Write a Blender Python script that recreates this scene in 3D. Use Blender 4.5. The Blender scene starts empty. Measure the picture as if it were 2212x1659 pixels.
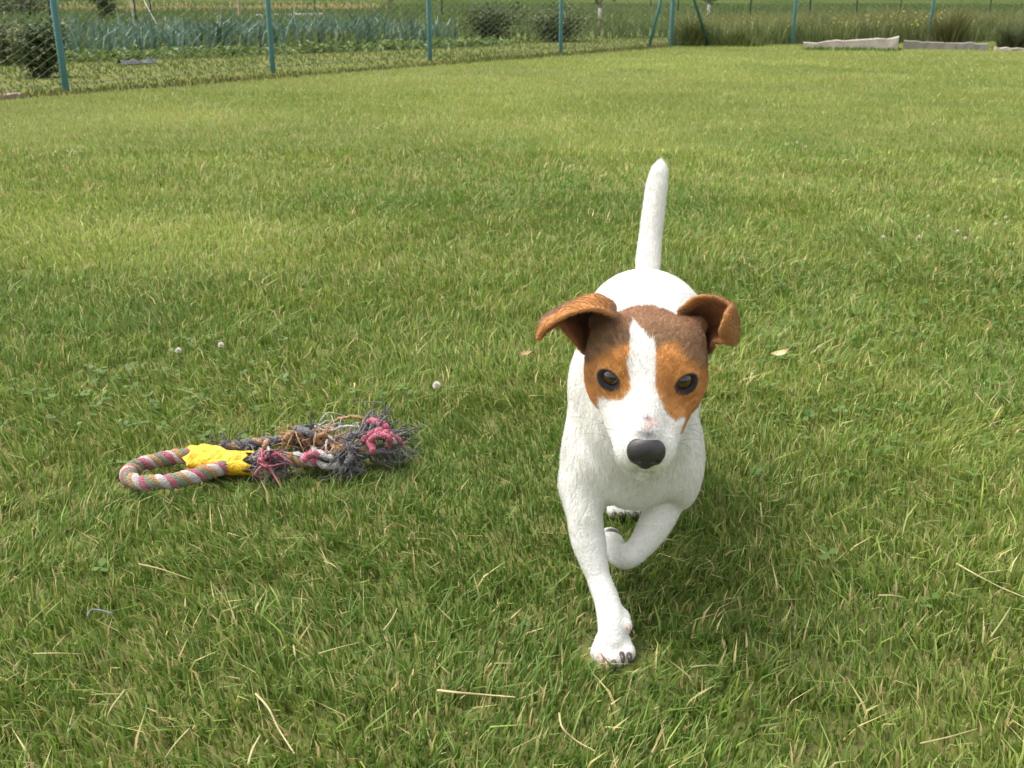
import bpy, math, random
import numpy as np
from mathutils import Vector, Matrix

rng = np.random.default_rng(7)
random.seed(7)
R = math.radians
S = bpy.context.scene
C = S.collection

# ------------------------------------------------------------------ camera
CAM_H, PITCH, FOC = 0.57, R(20.2), 2267.0        # FOC: pixels for a 2212 px wide picture
cam_data = bpy.data.cameras.new('camera')
cam_data.sensor_width = 36.0
cam_data.lens = 36.0 * FOC / 2212.0
cam_data.clip_start, cam_data.clip_end = 0.02, 1500
cam_data.dof.use_dof = True
cam_data.dof.focus_distance = 0.90
cam_data.dof.aperture_fstop = 27.0
cam = bpy.data.objects.new('camera', cam_data)
C.objects.link(cam)
cam.location = (0, 0, CAM_H)
cam.rotation_euler = (R(90) - PITCH, 0, 0)
S.camera = cam

# ------------------------------------------------------------------ light
SUN_EL, SUN_AZ = R(62), R(-70)                    # azimuth from +Y, negative = to the left
w = bpy.data.worlds.new('World'); S.world = w; w.use_nodes = True
nt = w.node_tree; bg = nt.nodes['Background']
sky = nt.nodes.new('ShaderNodeTexSky'); sky.sky_type = 'NISHITA'; sky.sun_disc = False
sky.sun_elevation = SUN_EL; sky.sun_rotation = SUN_AZ; sky.air_density = 1.0; sky.dust_density = 4.0
hs = nt.nodes.new('ShaderNodeHueSaturation'); hs.inputs['Saturation'].default_value = 0.22
nt.links.new(sky.outputs['Color'], hs.inputs['Color']); nt.links.new(hs.outputs['Color'], bg.inputs['Color'])
bg.inputs['Strength'].default_value = 0.15
sd = bpy.data.lights.new('sun', 'SUN'); sd.energy = 1.0; sd.angle = R(42); sd.color = (1.0, 0.95, 0.86)
sun = bpy.data.objects.new('sun', sd); C.objects.link(sun)
sdir = Vector((math.sin(SUN_AZ) * math.cos(SUN_EL), math.cos(SUN_AZ) * math.cos(SUN_EL), math.sin(SUN_EL)))
sun.rotation_euler = sdir.to_track_quat('Z', 'Y').to_euler()
sun.location = sdir * 30
S.view_settings.view_transform = 'Standard'; S.view_settings.look = 'None'
S.view_settings.gamma = 1.0; S.view_settings.exposure = 1.36
S.view_settings.use_curve_mapping = False

# ------------------------------------------------------------------ surveying helpers (photo 2212 px wide -> metres)
cp, sp = math.cos(PITCH), math.sin(PITCH)
def ray(px, py):
    a = (px - 1106.0) / FOC; b = (829.5 - py) / FOC
    return np.array([a, cp + b * sp, -sp + b * cp])
def atY(px, py, Y):
    d = ray(px, py); t = Y / d[1]
    return np.array([0, 0, CAM_H]) + d * t
def atZ(px, py, z=0.0):
    d = ray(px, py); t = (z - CAM_H) / d[2]
    return np.array([0, 0, CAM_H]) + d * t
def size(px, P):                                   # metres that px pixels span at the point P
    depth = P[1] * cp - (P[2] - CAM_H) * sp
    return px * depth / FOC

# ------------------------------------------------------------------ general helpers
def hash_noise(n, seed):
    return np.random.default_rng(seed).random((n, n)).astype(np.float32)
def vnoise(x, y, scale, seed):
    n = 64; g = hash_noise(n, seed)
    x = np.asarray(x) * scale + 1000.0; y = np.asarray(y) * scale + 1000.0
    xi = np.floor(x).astype(int); yi = np.floor(y).astype(int)
    fx = x - xi; fy = y - yi
    fx = fx * fx * (3 - 2 * fx); fy = fy * fy * (3 - 2 * fy)
    a = g[xi % n, yi % n]; b = g[(xi + 1) % n, yi % n]; c = g[xi % n, (yi + 1) % n]; d = g[(xi + 1) % n, (yi + 1) % n]
    return (a * (1 - fx) + b * fx) * (1 - fy) + (c * (1 - fx) + d * fx) * fy
def fbm(x, y, scale, seed):
    return (vnoise(x, y, scale, seed) * 0.55 + vnoise(x, y, scale * 2.1, seed + 1) * 0.3 + vnoise(x, y, scale * 4.3, seed + 2) * 0.15)

def mat(name, col, rough=0.6, spec=0.3, attr=None, trans=0.0, noise=None, bump=None, coat=0.0, sheen=0.0):
    """Principled material; attr = colour attribute; noise = (scale, colour2, contrast); bump = (scale, strength)"""
    m = bpy.data.materials.new(name); m.use_nodes = True
    n = m.node_tree.nodes; l = m.node_tree.links; b = n['Principled BSDF']
    b.inputs['Roughness'].default_value = rough; b.inputs['Specular IOR Level'].default_value = spec
    b.inputs['Coat Weight'].default_value = coat; b.inputs['Coat Roughness'].default_value = 0.08
    b.inputs['Sheen Weight'].default_value = sheen
    b.inputs['Base Color'].default_value = (*col, 1)
    out = b.inputs['Base Color']; src = None
    if attr:
        a = n.new('ShaderNodeAttribute'); a.attribute_name = attr; src = a.outputs['Color']; l.new(src, out)
    tc = n.new('ShaderNodeTexCoord')
    if noise:
        t = n.new('ShaderNodeTexNoise'); t.inputs['Scale'].default_value = noise[0]; t.inputs['Detail'].default_value = 6
        l.new(tc.outputs['Object'], t.inputs['Vector'])
        rp = n.new('ShaderNodeValToRGB'); c = noise[2]
        rp.color_ramp.elements[0].position = 0.5 - c; rp.color_ramp.elements[1].position = 0.5 + c
        l.new(t.outputs['Fac'], rp.inputs['Fac'])
        mx = n.new('ShaderNodeMix'); mx.data_type = 'RGBA'
        mx.inputs[6].default_value = (*col, 1); mx.inputs[7].default_value = (*noise[1], 1)
        if src: l.new(src, mx.inputs[6])
        l.new(rp.outputs['Color'], mx.inputs[0]); l.new(mx.outputs[2], out); src = mx.outputs[2]
    if bump:
        t = n.new('ShaderNodeTexNoise'); t.inputs['Scale'].default_value = bump[0]; t.inputs['Detail'].default_value = 5
        l.new(tc.outputs['Object'], t.inputs['Vector'])
        bp = n.new('ShaderNodeBump'); bp.inputs['Strength'].default_value = bump[1]; bp.inputs['Distance'].default_value = 0.01
        l.new(t.outputs['Fac'], bp.inputs['Height']); l.new(bp.outputs['Normal'], b.inputs['Normal'])
    if trans > 0:
        tr = n.new('ShaderNodeBsdfTranslucent'); tr.inputs['Color'].default_value = (*col, 1)
        if src: l.new(src, tr.inputs['Color'])
        ms = n.new('ShaderNodeMixShader'); ms.inputs[0].default_value = trans
        l.new(b.outputs[0], ms.inputs[1]); l.new(tr.outputs[0], ms.inputs[2])
        l.new(ms.outputs[0], n['Material Output'].inputs['Surface'])
    return m

def mesh_np(name, V, quads=None, tris=None, col=None, colname='col', smooth=True):
    me = bpy.data.meshes.new(name)
    V = np.asarray(V, np.float32)
    nq = 0 if quads is None else len(quads); n3 = 0 if tris is None else len(tris)
    me.vertices.add(len(V)); me.vertices.foreach_set('co', V.ravel())
    loops = []; starts = []; k = 0
    if nq:
        q = np.asarray(quads, np.int32); loops.append(q.ravel()); starts.append(np.arange(nq) * 4); k = nq * 4
    if n3:
        t = np.asarray(tris, np.int32); loops.append(t.ravel()); starts.append(k + np.arange(n3) * 3)
    L = np.concatenate(loops).astype(np.int32); st = np.concatenate(starts).astype(np.int32)
    me.loops.add(len(L)); me.loops.foreach_set('vertex_index', L)
    me.polygons.add(nq + n3); me.polygons.foreach_set('loop_start', st)
    me.polygons.foreach_set('use_smooth', np.full(nq + n3, smooth, bool))
    if col is not None:
        a = me.color_attributes.new(colname, 'FLOAT_COLOR', 'POINT')
        c = np.ones((len(V), 4), np.float32); c[:, :3] = col
        a.data.foreach_set('color', c.ravel())
    me.update(calc_edges=True); me.validate()
    return me

def obj(name, me, m=None, parent=None):
    o = bpy.data.objects.new(name, me); C.objects.link(o)
    if m is not None and not me.materials: me.materials.append(m)
    if parent is not None: o.parent = parent
    return o
def tag(o, label, cat, group=None):
    o['label'] = label; o['category'] = cat
    if group: o['group'] = group
    return o
def kind(o, k, label=None, cat=None):
    o['kind'] = k
    if label: o['label'] = label
    if cat: o['category'] = cat
    return o
def empty(name, loc, label, cat, group=None):
    o = bpy.data.objects.new(name, None); C.objects.link(o); o.location = loc; o.empty_display_size = 0.1
    return tag(o, label, cat, group)

class MB:
    """collects tubes and boxes in one mesh"""
    def __init__(s): s.v = []; s.q = []; s.t = []; s.c = []; s.n = 0
    def add(s, V, Q=(), T=(), col=None):
        V = np.asarray(V, float); s.v.append(V)
        for f in Q: s.q.append([i + s.n for i in f])
        for f in T: s.t.append([i + s.n for i in f])
        s.c.append(np.tile(np.array(col if col is not None else (1, 1, 1), float), (len(V), 1)) if np.ndim(col) < 2 else np.asarray(col))
        s.n += len(V)
    def tube(s, P, r, sides=8, col=None, caps=True, flat=1.0, updir=None):
        P = np.asarray(P, float); n = len(P); r = np.broadcast_to(np.asarray(r, float), (n,))
        T = np.gradient(P, axis=0); T /= np.linalg.norm(T, axis=1)[:, None] + 1e-12
        u = np.array(updir, float) if updir is not None else (np.array([0, 0, 1.]) if abs(T[0][2]) < 0.9 else np.array([1., 0, 0]))
        V = []; a = np.arange(sides) * 2 * math.pi / sides
        for i in range(n):
            u = u - T[i] * (u @ T[i]); u /= np.linalg.norm(u) + 1e-12
            b = np.cross(T[i], u)
            V.append(P[i] + r[i] * (np.cos(a)[:, None] * u * flat + np.sin(a)[:, None] * b))
        V = np.concatenate(V); Q = []
        for i in range(n - 1):
            for j in range(sides):
                k = (j + 1) % sides
                Q.append([i * sides + j, i * sides + k, (i + 1) * sides + k, (i + 1) * sides + j])
        Tt = []
        if caps:
            V = np.vstack([V, P[0], P[-1]]); m = n * sides
            for j in range(sides):
                k = (j + 1) % sides
                Tt.append([m, k, j]); Tt.append([m + 1, (n - 1) * sides + j, (n - 1) * sides + k])
        if col is not None and np.ndim(col) == 2:
            cc = np.repeat(np.asarray(col), sides, axis=0)
            if caps: cc = np.vstack([cc, col[0], col[-1]])
            col = cc
        s.add(V, Q, Tt, col)
    def box(s, c, d, rz=0.0, bevel=0.0, jit=0.0):
        # bevelled box: 24 verts
        cx, cy, cz = c; hx, hy, hz = d[0] / 2, d[1] / 2, d[2] / 2; b = bevel
        V = []; 
        for sx in (-1, 1):
            for sy in (-1, 1):
                for sz in (-1, 1):
                    V += [[sx * hx, sy * (hy - b), sz * (hz - b)], [sx * (hx - b), sy * hy, sz * (hz - b)], [sx * (hx - b), sy * (hy - b), sz * hz]]
        V = np.array(V); V += (rng.random(V.shape) - 0.5) * jit
        idx = lambda sx, sy, sz, k: ((sx * 2 + sy) * 2 + sz) * 3 + k
        Q = []; T = []
        for sx in (0, 1): Q.append([idx(sx, 0, 0, 0), idx(sx, 1, 0, 0), idx(sx, 1, 1, 0), idx(sx, 0, 1, 0)])
        for sy in (0, 1): Q.append([idx(0, sy, 0, 1), idx(1, sy, 0, 1), idx(1, sy, 1, 1), idx(0, sy, 1, 1)])
        for sz in (0, 1): Q.append([idx(0, 0, sz, 2), idx(1, 0, sz, 2), idx(1, 1, sz, 2), idx(0, 1, sz, 2)])
        if b > 0:
            for p in (0, 1):
                for q in (0, 1):
                    Q.append([idx(0, p, q, 1), idx(1, p, q, 1), idx(1, p, q, 2), idx(0, p, q, 2)])
                    Q.append([idx(p, 0, q, 0), idx(p, 1, q, 0), idx(p, 1, q, 2), idx(p, 0, q, 2)])
                    Q.append([idx(p, q, 0, 0), idx(p, q, 1, 0), idx(p, q, 1, 1), idx(p, q, 0, 1)])
                    for t in (0, 1): T.append([idx(p, q, t, 0), idx(p, q, t, 1), idx(p, q, t, 2)])
        cs, sn = math.cos(rz), math.sin(rz)
        W = np.stack([V[:, 0] * cs - V[:, 1] * sn + cx, V[:, 0] * sn + V[:, 1] * cs + cy, V[:, 2] + cz], 1)
        s.add(W, Q, T)
    def mesh(s, name, smooth=True, colname='col', recalc=False):
        me = mesh_np(name, np.concatenate(s.v), s.q or None, s.t or None, np.concatenate(s.c), colname, smooth)
        if recalc:
            import bmesh
            bm = bmesh.new(); bm.from_mesh(me); bmesh.ops.recalc_face_normals(bm, faces=bm.faces); bm.to_mesh(me); bm.free()
        return me
    def build(s, name, m, parent=None, smooth=True, recalc=False):
        return obj(name, s.mesh(name, smooth, 'col', recalc), m, parent)

def spline(P, n):
    P = np.asarray(P, float); k = len(P)
    Q = np.vstack([2 * P[0] - P[1], P, 2 * P[-1] - P[-2]])
    t = np.linspace(0, k - 1 - 1e-9, n); i = t.astype(int); f = (t - i)[:, None]
    p0, p1, p2, p3 = Q[i], Q[i + 1], Q[i + 2], Q[i + 3]
    return 0.5 * (2 * p1 + (p2 - p0) * f + (2 * p0 - 5 * p1 + 4 * p2 - p3) * f ** 2 + (3 * p1 - p0 - 3 * p2 + p3) * f ** 3)

def blades(base, h, wd, az, lean, bend, col, tipcol=None, tri=False):
    """many grass blades: base (N,3), height, width, facing azimuth, lean (N,2) of the tip, bend"""
    N = len(base); d = np.stack([np.cos(az), np.sin(az), np.zeros(N)], 1) * (wd / 2)[:, None]
    up = np.zeros((N, 3)); up[:, 2] = h
    off = np.zeros((N, 3)); off[:, :2] = lean
    tip = base + up * (1 - 0.35 * np.clip(bend, 0, 1))[:, None] + off
    if tri:
        V = np.stack([base - d, base + d, tip], 1).reshape(-1, 3)
        T = np.arange(N * 3).reshape(N, 3)
        c = np.stack([col, col, col if tipcol is None else tipcol], 1).reshape(-1, 3)
        return V, None, T, c
    mid = base + up * 0.55 + off * (0.38 - 0.15 * bend)[:, None]
    V = np.stack([base - d * 0.9, base + d * 0.9, mid - d, mid + d, tip], 1).reshape(-1, 3)
    k = np.arange(N)[:, None] * 5
    Q = k + np.array([[0, 1, 3, 2]]); T = k + np.array([[2, 3, 4]])
    tc = col if tipcol is None else tipcol
    c = np.stack([col, col, col, col, tc], 1).reshape(-1, 3)
    return V, Q, T, c

def leaves_mesh(name, P, L, Wd, colr, droop=0.3, seed=1):
    """leaf faces at points P: folded rhombus leaves, random facing"""
    g = np.random.default_rng(seed); N = len(P)
    az = g.random(N) * 2 * math.pi; el = g.normal(0.1, 0.55, N)
    d = np.stack([np.cos(az) * np.cos(el), np.sin(az) * np.cos(el), np.sin(el)], 1)
    s = np.stack([-np.sin(az), np.cos(az), g.normal(0, .4, N)], 1); s /= np.linalg.norm(s, axis=1)[:, None]
    L = L * (0.6 + 0.8 * g.random(N)); Wd = Wd * (0.6 + 0.8 * g.random(N))
    nrm = np.cross(d, s)
    a = P; b = P + d * (L * .5)[:, None] + s * (Wd * .5)[:, None] + nrm * (Wd * .15)[:, None]
    c = P + d * L[:, None] - np.array([0, 0, 1]) * (L * droop * .5)[:, None]
    e = P + d * (L * .5)[:, None] - s * (Wd * .5)[:, None] + nrm * (Wd * .15)[:, None]
    V = np.stack([a, b, c, e], 1).reshape(-1, 3)
    k = np.arange(N)[:, None] * 4; T = np.concatenate([k + np.array([[0, 1, 2]]), k + np.array([[0, 2, 3]])])
    return mesh_np(name, V, None, T, np.repeat(colr, 4, 0), smooth=False)

def mixcol(a, b, t):
    t = np.asarray(t)[:, None]
    return np.asarray(a)[None] * (1 - t) + np.asarray(b)[None] * t

# fence line on the ground (surveyed post feet)
post_px = [(143, 198), (590, 158), (929, 131), (1211, 115), (1449, 101)]
FL = [atZ(*p) for p in post_px]
FR = [FL[-1], atZ(1711, 97), atZ(2005, 93)]
dR = FR[2] - FR[1]; FR.append(FR[2] + dR); FR.append(FR[3] + dR)
dL = FL[0] - FL[1]; FL.insert(0, FL[0] + dL)
FLx = np.array(FL); FRx = np.array(FR)
def lawn_mask(x, y):
    """signed: >0 inside the lawn (camera side of both fence runs)"""
    def side(a, b): return (b[0] - a[0]) * (y - a[1]) - (b[1] - a[1]) * (x - a[0])
    a, b = FLx[0], FLx[-1]; dl = -side(a, b) / np.linalg.norm((b - a)[:2])
    a, b = FRx[0], FRx[-1]; dr = -side(a, b) / np.linalg.norm((b - a)[:2])
    return np.minimum(dl, dr)

# ================================================================== GROUND
def axis(near, far, n):
    t = np.linspace(-1, 1, n); return np.sign(t) * (np.abs(t) * near + np.abs(t) ** 5 * (far - near))
gx = axis(14, 420, 121); gy = axis(14, 420, 121) + 4
X, Y = np.meshgrid(gx, gy, indexing='ij')
Z = (fbm(X, Y, 0.35, 3) - 0.5) * 0.02 * np.clip((Y - 3) / 4, 0, 1)
far_d = np.hypot(X, Y); Z += np.clip(far_d - 90, 0, None) * 0.05
Z[(Y < 4)] *= 0
n = len(gx); idx = np.arange(n * n).reshape(n, n)
Q = np.stack([idx[:-1, :-1], idx[1:, :-1], idx[1:, 1:], idx[:-1, 1:]], -1).reshape(-1, 4)
me = mesh_np('ground', np.stack([X, Y, Z], -1).reshape(-1, 3), Q)
gm = mat('soil_and_thatch', (0.105, 0.135, 0.035), 0.95, 0.0, noise=(9.0, (0.15, 0.135, 0.055), 0.18), bump=(60, 0.6))
n_ = gm.node_tree.nodes; l_ = gm.node_tree.links
tcn = n_.new('ShaderNodeTexCoord'); sx = n_.new('ShaderNodeSeparateXYZ'); l_.new(tcn.outputs['Object'], sx.inputs[0])
mr = n_.new('ShaderNodeMapRange'); mr.inputs[1].default_value = 14; mr.inputs[2].default_value = 26; l_.new(sx.outputs['Y'], mr.inputs[0])
fn_ = n_.new('ShaderNodeTexNoise'); fn_.inputs['Scale'].default_value = .12; fn_.inputs['Detail'].default_value = 8; l_.new(tcn.outputs['Object'], fn_.inputs['Vector'])
fr = n_.new('ShaderNodeValToRGB'); fr.color_ramp.elements[0].color = (.04, .065, .016, 1); fr.color_ramp.elements[1].color = (.08, .10, .032, 1); fr.color_ramp.elements[0].position = .35; fr.color_ramp.elements[1].position = .65; l_.new(fn_.outputs['Fac'], fr.inputs['Fac'])
mg_ = n_.new('ShaderNodeMix'); mg_.data_type = 'RGBA'; b_ = n_['Principled BSDF']; l_.new(b_.inputs['Base Color'].links[0].from_socket, mg_.inputs[6]); l_.new(fr.outputs['Color'], mg_.inputs[7]); l_.new(mr.outputs[0], mg_.inputs[0]); l_.new(mg_.outputs[2], b_.inputs['Base Color'])
gnd = kind(obj('ground', me, gm), 'structure')

# ================================================================== GRASS
M_grass = mat('grass_blade', (0.1, 0.14, 0.03), 0.5, 0.3, attr='col', trans=0.32)
paw_xy = [atZ(1323, 1425), atZ(1344, 1104)]
def lawn_points():
    pts = []
    # (y0, y1, blades per m2)
    for y0, y1, dens in ((0.42, 1.0, 78000), (1.0, 1.5, 60000), (1.5, 2.2, 36000), (2.2, 3.2, 19000), (3.2, 4.6, 8000), (4.6, 7, 4600), (7, 10.5, 2500), (10.5, 17, 1300)):
        hw = lambda y: 0.53 * (y + 0.25) + 0.25
        N = int(dens * (hw(y0) + hw(y1)) * (y1 - y0))
        y = rng.uniform(y0, y1, int(N * 1.25)); x = rng.uniform(-1, 1, len(y)) * hw(y1)
        k = np.abs(x) < hw(y); pts.append(np.stack([x[k], y[k]], 1))
        M_ = int(dens * .35 * 2 * 1.5 * (y1 - y0)); y = rng.uniform(y0, y1, M_); sd_ = rng.choice([-1, 1], M_)      # the lawn goes on to both sides
        pts.append(np.stack([sd_ * (hw(y) + rng.random(M_) ** 1.5 * (1.1 + .08 * y)), y], 1))
    return np.concatenate(pts)
XY = lawn_points(); x, y = XY.T
md = lawn_mask(x, y); keep = md > 0.03
# gather blades into tufts
tx = vnoise(x, y, 22, 40) - .5; ty = vnoise(x, y, 22, 41) - .5
XY = XY + np.stack([tx, ty], 1) * 0.02
XY = XY[keep]; x, y = XY.T; N = len(x); md = md[keep]
dist = y.copy()
patch = fbm(x, y, 1.1, 11); patch2 = fbm(x, y, 3.2, 21); streak = fbm(x * .7, y * 2.2, 1.5, 31); fine = vnoise(x, y, 30, 51)
h = rng.gamma(7, 1 / 7, N) * (0.0125 + 0.014 * patch2 + 0.007 * fine)
h = np.clip(h, 0.006, 0.040)
h *= 1 - 0.14 * np.clip((1.7 - y) / .5, 0, 1)
wd = rng.uniform(0.0011, 0.0025, N) * (1 + 0.30 * np.clip(dist - 1.2, 0, 9))
az = rng.uniform(0, math.pi, N)
az = np.where(dist > 4, rng.normal(0, 0.6, N), az)
la = rng.uniform(0, 2 * math.pi, N) ; lf = np.where(rng.random(N) < 0.30, rng.uniform(.4, 1.3, N), rng.uniform(0, .45, N))
wind = (vnoise(x, y, 6, 61) - .5) * 0.6
lean = np.stack([np.cos(la) * lf + wind, np.sin(la) * lf + (vnoise(x, y, 6, 62) - .5) * .6], 1) * h[:, None]
bend = rng.random(N)
# trampled / covered spots: under the paws and under the toy
for p, r in ((paw_xy[0] + np.array([0, .012, 0]), .024), (paw_xy[1] + np.array([0, .02, 0]), .012)):
    dd = np.hypot(x - p[0], y - p[1]); h *= np.clip((dd - r) / 0.02, 0.22, 1)
toy_a, toy_b = atZ(290, 1020, .02), atZ(830, 985, .02)
tv = (toy_b - toy_a)[:2]; tt = np.clip(((x - toy_a[0]) * tv[0] + (y - toy_a[1]) * tv[1]) / (tv @ tv), 0, 1)
dd = np.hypot(x - toy_a[0] - tt * tv[0], y - toy_a[1] - tt * tv[1]); h *= np.clip((dd + .005) / 0.06, 0.42, 1)
g_dark = np.array([0.082, 0.146, 0.020]); g_mid = np.array([0.182, 0.248, 0.038]); g_lite = np.array([0.33, 0.380, 0.100]); straw = np.array([0.48, 0.38, 0.18])
q = np.clip((patch - .28) * 1.35 + (streak - .5) * .7 + rng.normal(0, .30, N), 0, 1)
col = np.where((q < .5)[:, None], mixcol(g_dark, g_mid, np.clip(q * 2, 0, 1)), mixcol(g_mid, g_lite, np.clip(q * 2 - 1, 0, 1)))
far_sheen = np.clip((dist - 1.8) / 7, 0, 1) * .45  # distant blades paler: glancing sheen and backlight put into their colour
col = col * (1 - far_sheen[:, None]) + np.array([.335, .385, .095]) * far_sheen[:, None]
dry = rng.random(N) < (0.065 + 0.22 * np.clip(patch2 - .42, 0, 1) + .10 * np.clip(streak - .5, 0, 1))
col[dry] = mixcol(straw, [.34, .29, .11], rng.random(dry.sum()))
lush = fbm(x, y, 0.9, 77)          # darker lush spots
lm = np.clip((lush - .60) * 7, 0, 1)[:, None] * (~dry)[:, None]
col = col * (1 - .55 * lm) + np.array([.085, .18, .025]) * .55 * lm
col *= rng.normal(1.16, .18, N).clip(.7, 1.9)[:, None]
tipc = col * .75 + np.array([.40, .43, .16]) * .25
base = np.stack([x, y, np.full(N, -.003)], 1)
nearm = dist < 4.2
V1, Q1, T1, c1 = blades(base[nearm], h[nearm], wd[nearm], az[nearm], lean[nearm], bend[nearm], col[nearm], tipc[nearm])
V2, _, T2, c2 = blades(base[~nearm], h[~nearm] * 1.05, wd[~nearm], az[~nearm], lean[~nearm], bend[~nearm], col[~nearm], tipc[~nearm], tri=True)
me = mesh_np('lawn_grass', np.vstack([V1, V2]), Q1, np.vstack([T1, T2 + len(V1)]), np.vstack([c1, c2]))
kind(obj('lawn_grass', me, M_grass), 'stuff', 'short mown green lawn with dry blades and lush patches', 'lawn')

# clover leaves spread through the lawn in patches
N = 26000; yy = rng.uniform(.6, 5.5, N); xx = rng.uniform(-1, 1, N) * (.53 * yy + .4)
cm = fbm(xx, yy, 1.6, 91) + .35 * np.exp(-((xx + .35) ** 2 / .12 + (yy - 1.6) ** 2 / .12)) + .2 * np.exp(-((xx - .9) ** 2 / .2 + (yy - 2.5) ** 2 / .5))
k = rng.random(N) < np.clip((cm - .58) * 2.6, 0, .5) * np.clip(1.1 - yy / 6, .15, 1)
ddp = np.hypot(xx - paw_xy[0][0], yy - paw_xy[0][1]); k &= ddp > .05
xx, yy = xx[k], yy[k]; N = len(xx)
zc = rng.uniform(.010, .024, N); rot = rng.uniform(0, 2 * math.pi, N); rl = rng.uniform(.0045, .0085, N)
Vc = []; cc = []
for j in range(3):
    a = rot + j * 2.094
    d = np.stack([np.cos(a), np.sin(a), rng.normal(.15, .3, N)], 1); s = np.stack([-np.sin(a), np.cos(a), rng.normal(0, .15, N)], 1)
    P0 = np.stack([xx, yy, zc], 1)
    Vc.append(np.stack([P0, P0 + d * (rl * .75)[:, None] + s * (rl * .62)[:, None], P0 + d * (rl * 1.25)[:, None] + s * (rl * .3)[:, None],
                        P0 + d * (rl * 1.25)[:, None] - s * (rl * .3)[:, None], P0 + d * (rl * .75)[:, None] - s * (rl * .62)[:, None]], 1))
Vc = np.stack(Vc, 1).reshape(-1, 3); k5 = np.arange(N * 3)[:, None] * 5
Tc = np.concatenate([k5 + np.array([[0, 1, 2]]), k5 + np.array([[0, 2, 3]]), k5 + np.array([[0, 3, 4]])])
ccl = mixcol([.06, .125, .016], [.11, .185, .028], rng.random(N))
me = mesh_np('clover', Vc, None, Tc, np.repeat(ccl, 15, 0))
kind(obj('clover', me, M_grass), 'stuff', 'small three-part clover leaves spread through the lawn', 'clover')
# ================================================================== END GRASS

# ================================================================== FENCE
M_post = mat('green_painted_steel', (0.018, 0.105, 0.085), 0.42, 0.5, noise=(14, (0.03, 0.13, 0.115), .25))
M_wire = mat('green_coated_wire', (0.085, 0.115, 0.085), 0.5, 0.4)
M_cap = mat('black_plastic', (0.02, 0.02, 0.02), 0.5)
fence = empty('chain_link_fence', tuple(FL[1]), 'green chain link fence with round steel posts closing in the lawn', 'fence')
def rel(V, o): return np.asarray(V) - np.array(o.location)
FH = 1.45
def post(p, r=.022, hgt=FH):
    m = MB(); a = rel(p, fence)
    m.tube([a + [0, 0, -.05], a + [0, 0, .0], a + [0, 0, hgt]], r, 14)
    o = m.build('post', M_post, fence)
    m = MB(); m.tube([a + [0, 0, hgt], a + [0, 0, hgt + .015], a + [0, 0, hgt + .03]], [r * 1.12, r * 1.1, r * .5], 12); m.build('cap', M_cap, o)
for p in FL[:-1]: post(p)
post(FL[-1], .027)
for p in FR[1:]: post(p)
def brace(foot, head):
    m = MB(); m.tube([rel(foot, fence) + [0, 0, -.03], rel(head, fence)], .019, 12); m.build('brace', M_post, fence)
cor = FL[-1]
bl = atZ(1400, 105); br = atZ(1533, 100)
brace(bl, cor + np.array([-.02, -.02, 1.15])); brace(br, cor + np.array([.02, -.02, 1.15]))
def mesh_panel(a, b, ztop=FH - .05, zbot=.03, cell=.055, r=.0019):
    L = np.linalg.norm((b - a)[:2]); d = (b - a) / L; nrm = np.array([-d[1], d[0], 0])
    nx = int(L / cell); nz = int((ztop - zbot) / (cell * .5)); m = MB()
    st = []
    Vs = []; Qs = []; base_i = 0
    ang = np.array([math.pi / 2, math.pi * 7 / 6, math.pi * 11 / 6])
    for i in range(nx):
        x0 = (i + .5) * L / nx; k = np.arange(nz + 1)
        xs = x0 + np.where(k % 2 == 0, -1, 1) * cell * .52 * np.where(i % 2 == 0, 1, -1)
        zs = zbot + k * (ztop - zbot) / nz; off = np.where(k % 2 == 0, .002, -.002)
        P = a[None] + d[None] * xs[:, None] + nrm[None] * off[:, None]; P = P.copy(); P[:, 2] = zs
        ring = P[:, None, :] + r * (np.cos(ang)[None, :, None] * nrm[None, None] + np.sin(ang)[None, :, None] * (d * .8 + np.array([0, 0, .6]))[None, None])
        Vs.append(ring.reshape(-1, 3))
        kk = np.arange(nz)[:, None] * 3
        for j in range(3):
            j2 = (j + 1) % 3
            Qs.append(base_i + kk + np.array([[j, j2, j2 + 3, j + 3]]))
        base_i += (nz + 1) * 3
    me = mesh_np('wire_mesh', rel(np.concatenate(Vs), fence), np.concatenate(Qs))
    obj('wire_mesh', me, M_wire, fence)
def tension(a, b, z, r=.002):
    m = MB(); A = rel(a, fence) + [0, 0, z]; B = rel(b, fence) + [0, 0, z]
    m.tube([A, (A + B) / 2 - [0, 0, .008], B], r, 5); m.build('tension_wire', M_wire, fence)
for run in (FL, FR):
    for a, b in zip(run[:-1], run[1:]):
        mesh_panel(a, b)
        for z in (.05, .72, FH - .04): tension(a, b, z)

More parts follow.
